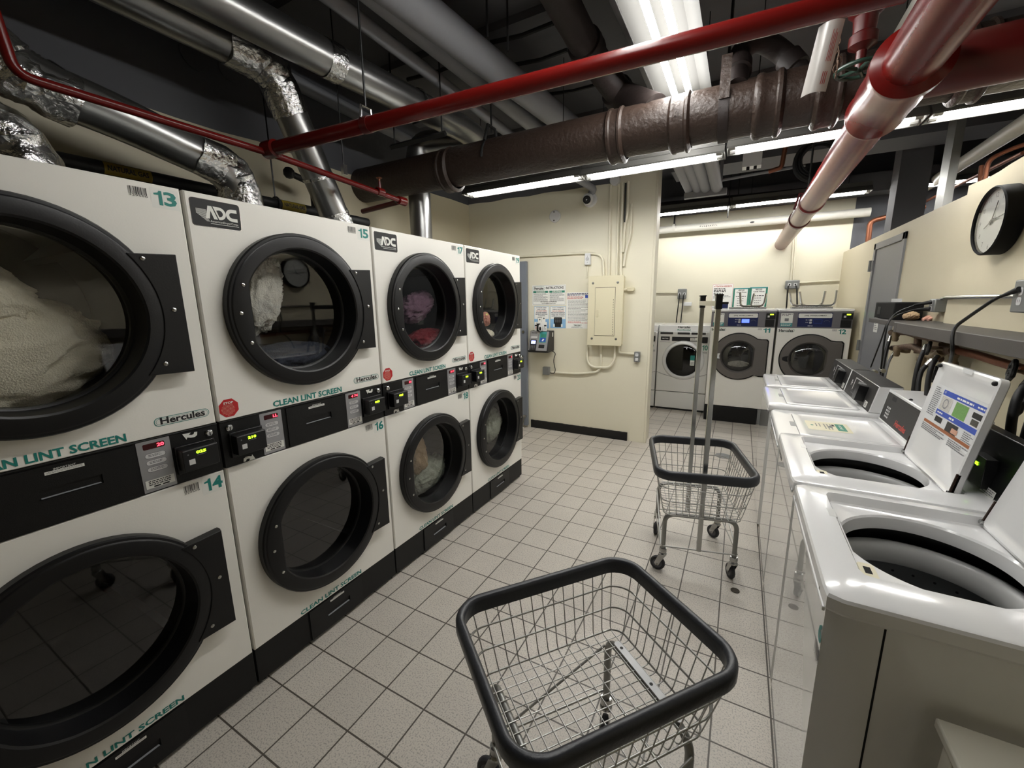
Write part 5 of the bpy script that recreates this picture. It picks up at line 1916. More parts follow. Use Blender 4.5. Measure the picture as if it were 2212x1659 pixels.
conduit('conduit', 'cream conduit coming from behind dryer 19 and curving down into the top of the panel', [(1090, 556), (1268, 546), (1302, 550), (1304, 598)], 0.013, bend=0.2)
conduit('conduit', 'cream conduit rising straight from the panel, second from the left', [(1315, 597), (1319, 400)], 0.012)
conduit('conduit', 'thin cream conduit rising from the panel, third from the left', [(1332, 597), (1337, 398)], 0.010)
conduit('conduit', 'cream conduit rising from the panel to the black cable, fourth from the left', [(1341, 597), (1342, 500), (1346, 395)], 0.014)
conduit('conduit', 'cream conduit bending right above the panel, rightmost but one', [(1346, 545), (1349, 490), (1356, 460), (1357, 392)], 0.014, bend=0.12)
conduit('conduit', 'cream conduit with the widest bend, rightmost above the panel', [(1347, 575), (1352, 540), (1362, 510), (1365, 440)], 0.013, bend=0.2)
conduit('electrical_cable', 'black cable running up between the conduits above the panel', [(1349, 480), (1352, 395)], 0.008, 'wire_black', d=0.035)
conduit('conduit', 'short cream conduit with a box on the right side of the panel', [(1343, 626), (1358, 625)], 0.014)
b = MB()
x, z = wb(1362, 625, 0.02)
b.prism(WB, rrpoly(x - 0.035, z - 0.022, x + 0.045, z + 0.022, 0.02), 0.0, 0.045, 'panel_cream')
single(b, 'conduit_fitting', 'cream rounded conduit body at the right of the panel', 'electrical box', bevel=0.006)
conduit('conduit', 'cream conduit dropping from the panel and turning left to the small grey box', [(1298, 745), (1298, 790), (1292, 803), (1250, 808), (1192, 804)], 0.013, bend=0.12)
conduit('conduit', 'cream conduit looping under the panel back to its left side', [(1327, 745), (1328, 775), (1318, 794), (1268, 793), (1268, 745)], 0.013, bend=0.16, d=0.03)
conduit('conduit', 'short cream conduit from the panel to the outlet on the right', [(1337, 742), (1337, 762), (1372, 765)], 0.012, bend=0.02)
x, z = wb(1376, 771, 0.03)
t = thing('wall_outlet', 'grey double outlet box near the corner of the cream wall end', 'outlet', (x, YB, z - 0.055))
b = MB().box((x - 0.03, YB - 0.045, z - 0.055), (x + 0.03, YB, z + 0.055), 'grey_box')
b.build('outlet_box', t, bevel=0.004)
b = MB()
f = F((x, YB - 0.045, z), (1, 0, 0), (0, 0, 1))
for s in (-0.024, 0.024):
    b.rrect(f, -0.016, s - 0.016, 0.016, s + 0.016, 0.007, 'alarm_white', 0.001)
    b.rect(f, -0.008, s - 0.004, -0.005, s + 0.006, 'ink', 0.0015)
    b.rect(f, 0.005, s - 0.004, 0.008, s + 0.006, 'ink', 0.0015)
b.build('receptacle', t, recalc=False)
x, z = wb(1180, 801, 0.03)
b = MB().box((x - 0.042, YB - 0.05, z - 0.047), (x + 0.042, YB, z + 0.047), 'grey_box')
single(b, 'junction_box', 'small grey junction box low on the wall under the payment kiosk', 'electrical box', bevel=0.004)
# fire alarm sounder and its conduit
x, z = wb(1270, 560, 0.02)
t = thing('alarm_sounder', 'white rectangular alarm sounder under the long conduit', 'alarm', (x, YB, z - 0.06))
b = MB().box((x - 0.033, YB - 0.04, z - 0.062), (x + 0.033, YB, z + 0.062), 'alarm_white')
b.build('sounder_body', t, bevel=0.006)
b = MB()
f = F((x, YB - 0.04, z), (1, 0, 0), (0, 0, 1))
b.loft([[f.p(r * cos(q * pi / 12), r * sin(q * pi / 12), 0.001) for q in range(24)] for r in (0.018, 0.014)], 'ink_grey')
b.rect(f, -0.003, 0.028, 0.003, 0.034, 'ink', 0.001)
b.rect(f, -0.003, -0.036, 0.003, -0.030, 'ink', 0.001)
b.rect(f, -0.008, -0.005, 0.008, 0.005, 'ink_grey', 0.001)
b.build('sounder_marks', t, recalc=False)
conduit('conduit', 'thin cream conduit dropping from the alarm sounder along the left of the panel', [(1270, 573), (1268, 600)], 0.008, d=0.012)
# round cover plate and dome camera
x, z = wb(1198, 467, 0.02)
t = thing('cover_plate', 'round white cover plate high on the cream wall', 'cover plate', (x, YB, z - 0.065))
b = MB().lathe((x, YB, z), (0, -1, 0), [(0.066, 0), (0.066, 0.016), (0.058, 0.024), (0.01, 0.026)], 'alarm_white', 36, cap1=True)
b.build('plate', t)
for s in (-0.045, 0.045):
    b = MB().lathe((x - 0.006, YB - 0.024, z + s), (0, -1, 0), [(0.008, 0), (0.007, 0.004)], 'grime', 12, cap1=True)
    b.build('plate_screw', t)
x, z = wb(1270, 430, 0.06)
t = thing('security_camera', 'white ball shaped security camera high on the cream wall', 'camera', (x, YB, z - 0.08))
b = MB().lathe((x + 0.01, YB, z), (0, -1, 0), [(0.075, 0), (0.075, 0.02), (0.068, 0.03)], 'alarm_white', 32, cap1=True)
b.build('camera_base', t)
b = MB()
b.sphere((x, YB - 0.06, z), 0.058, 'alarm_white', 24)
b.build('camera_ball', t)
b = MB()
ax = (CLOC - V((x, YB - 0.06, z))).normalized()
ax = (ax + V((-0.25, 0, -0.1))).normalized()
b.lathe(V((x, YB - 0.06, z)) + ax * 0.045, ax, [(0.042, 0), (0.040, 0.014), (0.032, 0.016), (0.028, 0.010), (0.01, 0.012)], 'black_plastic', 28, cap1=True)
b.build('camera_lens', t)
b = MB()
p0, p1 = at(1262, 395, Y=YB - 0.2), at(1283, 408, Y=YB - 0.05)
b.tube(fillet([p0 + V((-0.1, -0.25, 0.05)), p0, p1, (x + 0.02, YB - 0.02, z + 0.06)], 0.08), 0.035, 'pipe_grey', 16)
single(b, 'conduit', 'grey flexible conduit end coming down to the ball camera', 'conduit')
c = at(1327, 388, Y=YB - 0.06)
b = MB().lathe((c.x, YB, c.z), (0, -1, 0), [(0.05, 0), (0.05, 0.05), (0.045, 0.055)], 'alarm_white', 24, cap1=True)
single(b, 'junction_box', 'round white junction box at the top of the conduits', 'electrical box')

# notices
def sheet(name, label, x0, y0, x1, y1, m, draw, cat='notice', F_=None, group=None, Y=None):
    Y = YB if Y is None else Y
    p, q = at(x0, y0, Y=Y), at(x1, y1, Y=Y)
    fr = F((p.x, Y - 0.0015, q.z), (1, 0, 0), (0, 0, 1))
    W_, H_ = q.x - p.x, p.z - q.z
    b = MB()
    b.slab(fr, 0, 0, W_, H_, -0.0014, 0.0006, m)
    draw(b, fr, W_, H_)
    return single(b, name, label, cat, loc=(p.x + W_ / 2, Y, q.z), recalc=False)


def d_instr(b, f, w, h):
    b.rring(f, 0.006, 0.006, w - 0.006, h - 0.006, 0.01, 0.002, 'ink', 0.0011)
    b.rring(f, 0.012, h - 0.060, 0.165, h - 0.014, 0.022, 0.003, 'teal_dark', 0.0013)
    b.text(f, 0.028, h - 0.052, 0.034, 'Hercules', 'ink', w=0.12, l=0.0014)
    b.text(f, 0.178, h - 0.048, 0.030, 'INSTRUCTIONS', 'ink', w=w - 0.205, l=0.0014)
    for k, s in enumerate(('WASHING', 'DRYING')):
        a0, a1 = w * (0.03 + 0.49 * k), w * (0.48 + 0.49 * k)
        b.rect(f, a0, h - 0.090, a1, h - 0.066, 'teal_dark', 0.0012)
        b.text(f, (a0 + a1) / 2, h - 0.087, 0.018, s, 'sticker', w=0.12, al='C', l=0.0016)
        b.lines(f, a0 + 0.005, a1 - 0.005, h - 0.098, 9, 0.0105, 0.0048, 'ink_grey', 0.0012, 11 + k)
    b.rect(f, w * 0.502, 0.075, w * 0.506, h - 0.068, 'ink_grey', 0.0012)
    b.text(f, w * 0.5, 0.034, 0.015, 'For Service and Refunds:', 'ink', w=0.21, al='C', l=0.0014)
    b.text(f, w * 0.5, 0.014, 0.013, 'service@hercnet.com', 'ink', w=0.18, al='C', l=0.0014)


def d_blue(es, hide):
    def d(b, f, w, h):
        b.rect(f, 0.004, h * 0.42, w - 0.004, h - 0.004, 'paper', 0.0011)
        for k in range(10):
            b.rect(f, 0.004, 0.004 + h * 0.06 * k, w - 0.004, 0.004 + h * 0.06 * (k + 1), 'paper_blue', 0.0010)
        for k, s in enumerate(es):
            z = h - 0.022 - k * 0.019
            b.text(f, w / 2, z, 0.012, s, 'ink_red' if k == 2 else 'navy', w=min(w * 0.9, 0.011 * len(s)), al='C', l=0.0016)
        b.rrect(f, w * 0.24, h * 0.2, w * 0.76, h * 0.50, 0.004, 'console_black', 0.0016)
        b.rrect(f, w * 0.30, h * 0.04, w * 0.70, h * 0.20, 0.004, 'console_dark', 0.0016)
        for i in range(3):
            for j in range(3):
                b.rect(f, w * (0.33 + 0.13 * i), h * (0.27 + 0.07 * j), w * (0.41 + 0.13 * i), h * (0.31 + 0.07 * j), 'ink_grey', 0.002)
        b.poly(f, [(w * .2, h * .05), (w * .29, h * .05), (w * .29, h * .16), (w * .2, h * .2)], 'paper', 0.002)
        b.poly(f, [(w * .8, h * .05), (w * .71, h * .05), (w * .71, h * .16), (w * .8, h * .2)], 'paper', 0.002)
    return d


def d_white(b, f, w, h):
    b.lines(f, 0.01, w - 0.005, h - 0.012, 2, 0.014, 0.008, 'navy', 0.0012, 3)
    b.lines(f, 0.01, w * 0.75, h - 0.045, 3, 0.012, 0.006, 'ink_red', 0.0012, 4)
    b.rect(f, w - 0.045, h - 0.065, w - 0.002, h - 0.035, 'sign_blue', 0.0012)
    b.lines(f, 0.02, w - 0.01, h - 0.085, 18, 0.0135, 0.005, 'ink_grey', 0.0012, 9)
    b.lines(f, 0.02, w - 0.01, 0.078, 2, 0.011, 0.006, 'ink_red', 0.0012, 6)
    b.rring(f, w * 0.32, 0.026, w * 0.70, 0.048, 0.010, 0.002, 'teal_dark', 0.0012)
    b.text(f, w * 0.51, 0.028, 0.017, 'Hercules', 'ink', w=0.075, al='C', l=0.0014)
    b.lines(f, w * 0.25, w * 0.78, 0.019, 2, 0.008, 0.004, 'ink_grey', 0.0012, 6)


sheet('notice', 'white instruction notice with green headings, top left of the notices', 1150, 617, 1222, 659, 'paper', d_instr)
sheet('notice', 'blue notice about inserting a chip card, behind the top of the payment kiosk', 1154, 662, 1186, 709, 'paper_blue', d_blue(('IF YOUR CARD', 'HAS A CHIP', 'DO NOT SWIPE', 'PLEASE INSERT', 'BENEATH KEYPAD', 'AS SHOWN'), True))
sheet('notice', 'blue notice in Spanish about inserting a chip card, right of the English one', 1189, 662, 1222, 709, 'paper_blue', d_blue(('SI SU TARJETA', 'TIENE UN CHIP', 'NO LO DESLICE', 'POR FAVOR INSERTELA', 'ABAJO DEL TECLADO', 'COMO EN LA FOTO'), False))
sheet('notice', 'tall white typed notice partly behind the electrical panel', 1224, 632, 1271, 710, 'paper', d_white)

# payment kiosk with a tilted front
p, q = at(1155, 712, Y=4.40), at(1188, 756, Y=4.36)
x0, x1 = -0.545, -0.30
zt, zb = 1.235, 0.985
t = thing('payment_kiosk', 'small card payment kiosk with a silver front and blue lit screen on the cream wall', 'payment kiosk', ((x0 + x1) / 2, YB, zb))
sec = [(YB, zb + 0.01), (YB - 0.18, zb), (YB - 0.20, zb + 0.02), (YB - 0.12, zt), (YB, zt)]
b = MB()
b.loft([[V((x0, y, z)) for y, z in sec], [V((x1 + 0.01, y, z)) for y, z in sec]], 'console_dark', cap0=True, cap1=True)
b.build('kiosk_body', t, bevel=0.004)
up = V((0, 0.08, zt - zb - 0.02))
kf = F((x0 + 0.004, YB - 0.20, zb + 0.02), (1, 0, 0), up)
W_, H_ = x1 - x0, up.length
b = MB()
b.prism(kf, rrpoly(0.004, 0.004, W_ - 0.004, H_ - 0.006, 0.008), 0, 0.006, 'silver_pad')
fp = b.build('front_plate', t)
b = MB()
b.rect(kf, W_ * 0.52, H_ * 0.42, W_ * 0.88, H_ * 0.96, 'sign_teal', 0.0066)
b.rect(kf, W_ * 0.58, H_ * 0.68, W_ * 0.86, H_ * 0.84, 'teal_dark', 0.0070)
b.rect(kf, W_ * 0.58, H_ * 0.46, W_ * 0.86, H_ * 0.66, 'sign_blue', 0.0070)
b.poly(kf, [(W_ * .66, H_ * .5), (W_ * .74, H_ * .49), (W_ * .79, H_ * .6), (W_ * .71, H_ * .61)], 'paper', 0.0074)
b.rrect(kf, W_ * 0.54, H_ * 0.14, W_ * 0.84, H_ * 0.32, 0.006, 'ink', 0.0066)
b.text(kf, W_ * 0.08, H_ * 0.87, 0.014, 'Hercules', 'ink', w=0.07, l=0.0066)
b.rrect(kf, W_ * 0.08, H_ * 0.64, W_ * 0.40, H_ * 0.72, 0.006, 'button_grey', 0.0070)
b.rect(kf, W_ * 0.45, H_ * 0.60, W_ * 0.475, H_ * 0.82, 'ink_grey', 0.0066)
b.build('front_marks', fp, recalc=False)
b = MB()
b.prism(kf, rrpoly(W_ * 0.10, 0.0, W_ * 0.42, H_ * 0.54, 0.006), 0.006, 0.02, 'console_black')
pd = b.build('card_terminal', t)
b = MB()
b.rrect(kf, W_ * 0.15, H_ * 0.33, W_ * 0.38, H_ * 0.49, 0.003, 'lcd_pale', 0.0206)
for i in range(3):
    for j in range(4):
        b.rect(kf, W_ * (0.14 + 0.09 * i), H_ * (0.06 + 0.06 * j), W_ * (0.20 + 0.09 * i), H_ * (0.09 + 0.06 * j), 'ink_grey', 0.0206)
b.build('terminal_screen', pd, recalc=False)
b = MB()
b.rrect(F((x1 + 0.0105, YB, zb), (0, -1, 0), (0, 0, 1)) if False else F((x1 + 0.0105, YB - 0.06, zt - 0.07), (0, 1, 0), (0, 0, 1)), 0, 0, 0.025, 0.05, 0.004, 'sticker', 0.001)
b.build('side_sticker', t, recalc=False)
# card and shaped sticker pieces standing on the kiosk
kz = zt
b = MB()
b.box((-0.50, 4.515, kz), (-0.34, 4.520, kz + 0.105), 'paper')
fq = F((-0.50, 4.515, kz), (1, 0, 0), (0, 0, 1))
b.rect(fq, 0.005, 0.055, 0.035, 0.070, 'ink', 0.001)
b.rect(fq, 0.125, 0.055, 0.155, 0.070, 'ink', 0.001)
b.lines(fq, 0.012, 0.045, 0.05, 4, 0.009, 0.004, 'ink_red', 0.001, 3)
b.lines(fq, 0.12, 0.152, 0.05, 4, 0.009, 0.004, 'ink_grey', 0.001, 5)
b.text(fq, 0.025, 0.082, 0.016, 'C', 'ink', l=0.001)
single(b, 'display_card', 'white printed card standing on top of the payment kiosk', 'card', recalc=False)
b = MB()
b.box((-0.452, 4.47, kz), (-0.418, 4.505, kz + 0.088), 'console_black')
single(b, 'card_holder', 'small black upright holder on top of the payment kiosk', 'card holder', bevel=0.003)
t = thing('mouse_like_reader', 'small white and black reader standing on the payment kiosk', 'card reader', (-0.395, 4.455, kz)) if False else thing('card_reader', 'small white rounded card reader with a black middle on top of the payment kiosk', 'card reader', (-0.395, 4.46, kz))
b = MB()
fq = F((-0.395, 4.46, kz), (1, 0, 0), (0, 0, 1))
b.prism(fq, rrpoly(-0.022, 0, 0.022, 0.078, 0.021), -0.01, 0.012, 'alarm_white')
b.build('reader_body', t, bevel=0.003)
b = MB()
b.rrect(fq, -0.013, 0.008, 0.013, 0.050, 0.012, 'console_black', 0.0126)
b.build('reader_screen', t, recalc=False)
for i, (a0, a1, h0) in enumerate(((-0.465, -0.415, 0.118), (-0.412, -0.368, 0.132))):
    b = MB()
    b.box((a0, 4.535, kz), (a1, 4.538, kz + h0 + 0.035), 'paper')
    f5 = F((a0, 4.535, kz), (1, 0, 0), (0, 0, 1))
    b.poly(f5, [(0.018, h0 + 0.006), (0.032, h0 + 0.006), (0.034, h0 + 0.02), (0.02, h0 + 0.022)], 'ink', 0.001)
    single(b, 'display_card', ('small white card with a black spot behind the kiosk reader, left one', 'small white card with a black spot behind the kiosk reader, right one')[i], 'card', recalc=False)
p0 = at(1201, 760, Y=YB - 0.05)
b = MB()
b.tube(fillet([(x1 - 0.02, YB - 0.06, zb + 0.02), at(1201, 762, Y=YB - 0.04), at(1195, 778, Y=YB - 0.03), at(1200, 800, Y=YB - 0.035), at(1196, 808, Y=YB - 0.04), at(1188, 805, Y=YB - 0.05)], 0.05), 0.0045, 'wire_black', 8)
single(b, 'power_cord', 'thin black cord hanging from the payment kiosk to the small grey box', 'cord')

# ================================================================== far bay
YW = YF
x, z = at(1474, 635, Y=YW).x, at(1474, 635, Y=YW).z
def farbox(name, label, px, py, w, h, m='grey_box', dep=0.05, outlets=True):
    c = at(px, py, Y=YW)
    t = thing(name, label, 'outlet', (c.x, YW, c.z - h / 2))
    b = MB().box((c.x - w / 2, YW - dep, c.z - h / 2), (c.x + w / 2, YW, c.z + h / 2), m)
    b.build('outlet_box', t, bevel=0.01)
    if outlets:
        b = MB()
        f = F((c.x, YW - dep, c.z), (1, 0, 0), (0, 0, 1))
        for s in (-0.035, 0.035):
            b.rrect(f, s - 0.02, -0.02, s + 0.02, 0.02, 0.006, 'alarm_white', 0.001)
            b.rect(f, s - 0.01, -0.012, s + 0.01, 0.01, 'ink', 0.0016)
        b.build('receptacle', t, recalc=False)
    return t, c

t_, c = farbox('wall_outlet', 'grey outlet box on the far wall above the slim washers', 1474, 635, 0.13, 0.16)
for i, (dx, px, py) in enumerate(((-0.03, 1460, 700), (0.03, 1470, 700))):
    e = at(px, py, Y=YW - 0.08)
    b = MB()
    b.tube(fillet([(c.x + dx, YW - 0.05, c.z), (c.x + dx, YW - 0.09, c.z - 0.02), (e.x, YW - 0.08, e.z - 0.02), (e.x, YW - 0.09, 1.10)], 0.05), 0.008, 'wire_black', 8)
    single(b, 'power_cord', ('black cord dropping from the far wall outlet behind washer 10, left one', 'black cord dropping from the far wall outlet behind washer 10, right one')[i], 'cord')
conduit('conduit', 'horizontal conduit on the far wall between the cream wall end and the outlet', [(1395, 632), (1468, 632)], 0.012, 'wall_cream', d=0.02, Y=YW)
c2 = at(1485, 657, Y=YW - 0.06)
b = MB().box((c2.x - 0.06, YW - 0.06, c2.z - 0.03), (c2.x + 0.06, YW, c2.z + 0.03), 'alarm_white')
single(b, 'plug_adapter', 'small white plug box on the far wall right of the cords', 'plug', bevel=0.006)
t_, c = farbox('wall_outlet', 'grey outlet box on the far wall in the corner above the rightmost large washer', 1711, 615, 0.17, 0.12)
for i, (dx, px, py) in enumerate(((-0.045, 1699, 662), (0.045, 1722, 662))):
    e = at(px, py, Y=YW - 0.10)
    b = MB()
    b.tube(fillet([(c.x + dx, YW - 0.05, c.z - 0.02), (c.x + dx * 1.2, YW - 0.10, c.z - 0.06), (e.x, YW - 0.10, e.z), (e.x, YW - 0.12, 1.25)], 0.05), 0.010, 'wire_black', 8)
    single(b, 'power_cord', ('black cord from the far wall outlet behind washer 12, left one', 'black cord from the far wall outlet behind washer 12, right one')[i], 'cord')
for i, dx in enumerate((-2.5, 2.5)):
    conduit('conduit', ('thin conduit rising on the far wall to the red main, left one', 'thin conduit rising on the far wall to the red main, right one')[i], [(1711 + dx * 0.9, 606), (1717 + dx, 505)], 0.010, 'wall_cream', d=0.02, Y=YW)
conduit('conduit', 'horizontal conduit on the far wall from the outlet to the right corner', [(1722, 611), (1812, 606)], 0.012, 'wall_cream', d=0.02, Y=YW)


def d_att(b, f, w, h):
    b.rring(f, 0.003, 0.003, w - 0.003, h - 0.003, 0.004, 0.003, 'ink_red', 0.0012)
    b.text(f, w / 2, h - 0.048, 0.024, 'ATTENTION RESIDENTS', 'ink_red', w=w * 0.86, al='C', l=0.0014)
    b.lines(f, 0.02, w * 0.65, h - 0.065, 3, 0.022, 0.013, 'ink', 0.0014, 7)
    b.lines(f, 0.02, w * 0.55, h - 0.14, 1, 0.022, 0.013, 'ink', 0.0014, 8)
    b.lines(f, 0.02, w * 0.9, h - 0.175, 3, 0.018, 0.008, 'ink_grey', 0.0014, 9)
    b.lines(f, 0.02, w * 0.55, 0.11, 4, 0.022, 0.008, 'ink_grey', 0.0014, 6)
    b.rrect(f, w * 0.52, 0.015, w * 0.82, 0.10, 0.01, 'navy', 0.0014)


def d_cycle(b, f, w, h):
    b.rect(f, 0.004, h * 0.93, w - 0.004, h - 0.004, 'sign_teal', 0.001)
    b.rect(f, 0.004, 0.0, w * 0.12, h * 0.95, 'teal_dark', 0.001)
    b.rect(f, w * 0.88, 0.0, w - 0.004, h * 0.95, 'teal_dark', 0.001)
    b.text(f, w / 2, h * 0.85, 0.022, 'HERCULES', 'ink', w=w * 0.36, al='C', l=0.0014)
    b.text(f, w / 2, h * 0.75, 0.022, 'Cycle Prices', 'ink', w=w * 0.6, al='C', l=0.0014, slant=0.25)
    b.lines(f, w * 0.2, w * 0.8, h * 0.62, 1, 0.02, 0.010, 'ink', 0.0014, 2)
    b.lines(f, w * 0.3, w * 0.72, h * 0.52, 4, 0.035, 0.010, 'ink_grey', 0.0014, 12)


sheet('notice', 'white notice with a red heading on the far wall behind the cart poles', 1540, 614, 1580, 669, 'paper', d_att, Y=YW)
sheet('notice', 'white price notice with green edges on the far wall, left of the pair', 1584, 622, 1616, 668, 'paper', d_cycle, Y=YW)
sheet('notice', 'white price notice with green edges on the far wall, right of the pair', 1620, 620, 1655, 668, 'paper', d_cycle, Y=YW)

# chrome bent tube racks lying on the big washers
def rack(label, pxs, yb, x0, x1):
    z = 1.447
    t = thing('wire_rack', label, 'rack', ((x0 + x1) / 2, yb, z), 'bent tube racks on the large washers')
    b = MB()
    b.box((x0, yb - 0.10, z), (x1, yb + 0.10, z + 0.02), 'steel')
    b.build('rack_plate', t, bevel=0.004)
    for px, py, kx, dy in pxs:
        p = at(px, py, Y=yb + dy)
        e = at(kx, 660, Y=yb + dy)
        b = MB()
        b.tube(fillet([p, (e.x, yb + dy, z + 0.033), ((x0 + x1) / 2, yb + dy, z + 0.031)], 0.06), 0.0125, 'chrome', 10)
        b.build('rack_hook', t)
    return t
rack('chrome bent tube rack on top of washer 11, in front of the price notices', [(1599, 632, 1600, -0.05), (1629, 634, 1622, 0.05), (1655, 634, 1650, -0.05)], 6.45, 1.50, 1.93)
rack('chrome bent tube rack on top of washer 12, under the far wall outlet', [(1707, 632, 1710, 0.05), (1728, 630, 1732, -0.05), (1783, 629, 1776, 0.05), (1808, 627, 1803, -0.05)], 6.45, 2.20, 2.62)

# pipes and ceiling things in the far bay
conduit('water_pipe', 'pale horizontal pipe with black hand lettering along the top of the far wall', [(1390, 501), (1880, 458)], 0.055, 'pipe_white', d=0.16, Y=YW, n=20)
b = MB()
p = at(1510, 489, Y=YW - 0.216)
f = F((p.x, YW - 0.2165, p.z), (1, 0, 0), (0, 0, 1))
rd = random.Random(5)
for k in range(9):
    b.poly(f, [(0.028 * k + rd.uniform(0, .01), rd.uniform(-.012, 0)), (0.028 * k + 0.02, rd.uniform(-.02, -.006)), (0.028 * k + rd.uniform(.015, .03), rd.uniform(.006, .016))], 'ink', 0)
p = at(1625, 480, Y=YW - 0.216)
b.poly(f, [(p.x - f.o.x + 0.03 * cos(q), p.z - f.o.z + 0.012 * sin(q)) for q in [0, .8, 1.6, 2.4, 3.1, 4, 5]], 'ink', 0)
single(b, 'pipe_lettering', 'black hand lettering on the pale horizontal pipe of the far wall', 'lettering', recalc=False)
p = at(1456, 493, Y=YW - 0.16)
b = MB()
b.lathe((p.x, YW - 0.16, p.z), (1, 0, 0), [(0.056, -0.02), (0.063, -0.02), (0.063, 0.02), (0.056, 0.02)], 'pipe_white', 20)
b.cyl((p.x, YW - 0.16, p.z + 0.05), (p.x, YW - 0.16, 2.9), 0.012, 'wire_black', 8)
single(b, 'pipe_hanger', 'clamp hanging the pale pipe near the cream wall end', 'bracket')
conduit('ceiling_pipe', 'dark horizontal pipe above the far strip lights', [(1390, 450), (1860, 405)], 0.06, 'brown_dark', d=0.45, Y=YW, n=16)
for i, (tx, bx) in enumerate(((1462, 1493), (1484, 1511), (1507, 1529), (1532, 1552))):
    a, c = at(bx - 3, 408, Y=5.25), at(tx + 0, 340, Y=5.25)
    b = MB()
    b.cyl(a, V((a.x, a.y - 1.35, a.z + 0.02)), 0.055, 'pipe_grey', 18)
    single(b, 'ceiling_pipe', ('first', 'second', 'third', 'fourth')[i] + ' from the left of the four short grey pipes under the bay ceiling', 'pipe', group=None)
a, c = at(1478, 428, Y=5.2), at(1570, 412, Y=5.2)
b = MB()
b.box((a.x, 5.18, a.z - 0.01), (c.x, 5.24, a.z + 0.05), 'pipe_grey')
b.box((a.x + 0.05, 5.19, a.z + 0.05), (a.x + 0.08, 5.23, ZC), 'pipe_grey')
b.box((c.x - 0.08, 5.19, a.z + 0.05), (c.x - 0.05, 5.23, ZC), 'pipe_grey')
single(b, 'support_channel', 'grey channel carrying the four short grey pipes', 'bracket')
pts = [at(1700, 300, Y=4.9), at(1688, 362, Y=4.9), at(1660, 371, Y=4.9), at(1560, 388, Y=4.9)]
pipe('copper_pipe', 'copper pipe dropping and turning left under the bay ceiling', 'pipe', pts[:3], 0.020, 'copper', 0.03, 12)
pipe('ceiling_pipe', 'thin grey pipe continuing the copper one across the bay ceiling', 'pipe', [at(1740, 357, Y=4.95), at(1550, 391, Y=4.95)], 0.013, 'pipe_grey', 0, 10)
c = at(1767, 345, Y=4.8)
b = MB()
rd = random.Random(2)
for k in range(16):
    r = 0.155 + rd.uniform(-0.03, 0.03)
    o = V((rd.uniform(-.012, .012), rd.uniform(-.06, .06), rd.uniform(-.012, .012)))
    tl = rd.uniform(-.12, .12)
    b.tube([c + o + V((r * cos(q * pi / 14), 0.35 * r * sin(q * pi / 14) * tl, r * sin(q * pi / 14) * 0.97)) for q in range(28)], 0.008, 'wire_black', 6, closed=True)
b.cyl(c + V((0, 0, 0.15)), V((c.x, c.y, ZC)), 0.006, 'wire_black', 6)
single(b, 'cable_coil', 'coil of black cable hanging under the bay ceiling left of the thick red main', 'cable')
p = at(1625, 345, Y=4.9)
b = MB().box((p.x - 0.08, 4.88, p.z - 0.06), (p.x + 0.08, 5.0, p.z + 0.10), 'alarm_white')
b.cyl((p.x - 0.03, 4.9, p.z - 0.06), (p.x - 0.03, 4.9, p.z - 0.09), 0.014, 'wire_black', 10)
b.cyl((p.x + 0.03, 4.9, p.z - 0.06), (p.x + 0.03, 4.9, p.z - 0.09), 0.014, 'wire_black', 10)
b.cyl((p.x, 4.94, p.z + 0.09), (p.x, 4.94, ZC), 0.006, 'wire_black', 6)
single(b, 'ceiling_sensor', 'small white box with two black knobs under the bay ceiling', 'electrical box')
for i, (px, py, py1) in enumerate(((1595, 395, 420), (1572, 395, 472))):
    pt, pb = at(px, py, Y=6.4), at(px, py1, Y=6.4)
    b = MB().cyl((pb.x, 6.4 if i == 0 else 6.38, pb.z), (pb.x, 6.4 if i == 0 else 6.38, ZC), 0.006, 'wire_black', 6)
    single(b, 'threaded_rod', ('thin rod holding the dark far pipe', 'thin rod holding the joint of the far strip lights')[i], 'rod')

# things beyond the partition
p = at(1915, 500, X=2.86)
b = MB()
y = at(1915, 480, X=2.92).y
b.box((2.93, y - 0.14, 0), (3.17, y + 0.10, ZC), 'ceil_dark')
single(b, 'steel_post', 'dark grey post rising behind the partition above the grey door', 'post')
y = at(2035, 430, X=2.93).y
b = MB()
b.box((2.915, y - 0.075, 0), (2.925, y + 0.075, ZC), 'zinc')
b.box((2.915, y - 0.08, 0), (2.965, y - 0.072, ZC), 'zinc')
b.box((2.915, y + 0.072, 0), (2.965, y + 0.08, ZC), 'zinc')
b.build
single(b, 'metal_stud', 'galvanised metal stud rising above the partition left of the clock', 'post')
b = MB()
b.tube([V((2.905, y, 0.0)), V((2.905, y, 2.16))], 0.001, 'zinc', 4)
a, c = at(1935, 445, X=3.6), at(2200, 275, X=3.2)
pipe('ceiling_pipe', 'pale sloping pipe behind the partition at the upper right', 'pipe', [a, c, c + (c - a) * 0.5], 0.055, 'pipe_white', 0, 20)
a, c = at(1930, 470, X=3.6), at(2210, 330, X=3.3)
a = c + (a - c) * min(1.0, (7.2 - c.y) / (a.y - c.y))
pipe('copper_pipe', 'thin copper pipe running below the pale sloping pipe behind the partition', 'pipe', [a, c], 0.014, 'copper', 0, 10)
for i, (xb_, yb_, xt, yt) in enumerate(((2117, 392, 2121, 358), (2127, 392, 2135, 345))):
    p0_ = at(xb_, yb_, X=3.04)
    p1_ = at(xt, yt, X=3.04)
    pts = [V((p0_.x, p0_.y, p0_.z - 0.12)), p0_, p1_, p1_ + V((0.06, -0.12, 0.025)), p1_ + V((0.22, -0.35, 0.035))]
    pipe('copper_pipe', ('bent copper pipe rising behind the clock wall, left one', 'bent copper pipe rising behind the clock wall, right one')[i], 'pipe', pts if i else pts[:3], 0.014, 'copper', 0.05, 12)
p0_, p1_ = at(1878, 515, Y=7.1), at(1880, 478, Y=7.1)
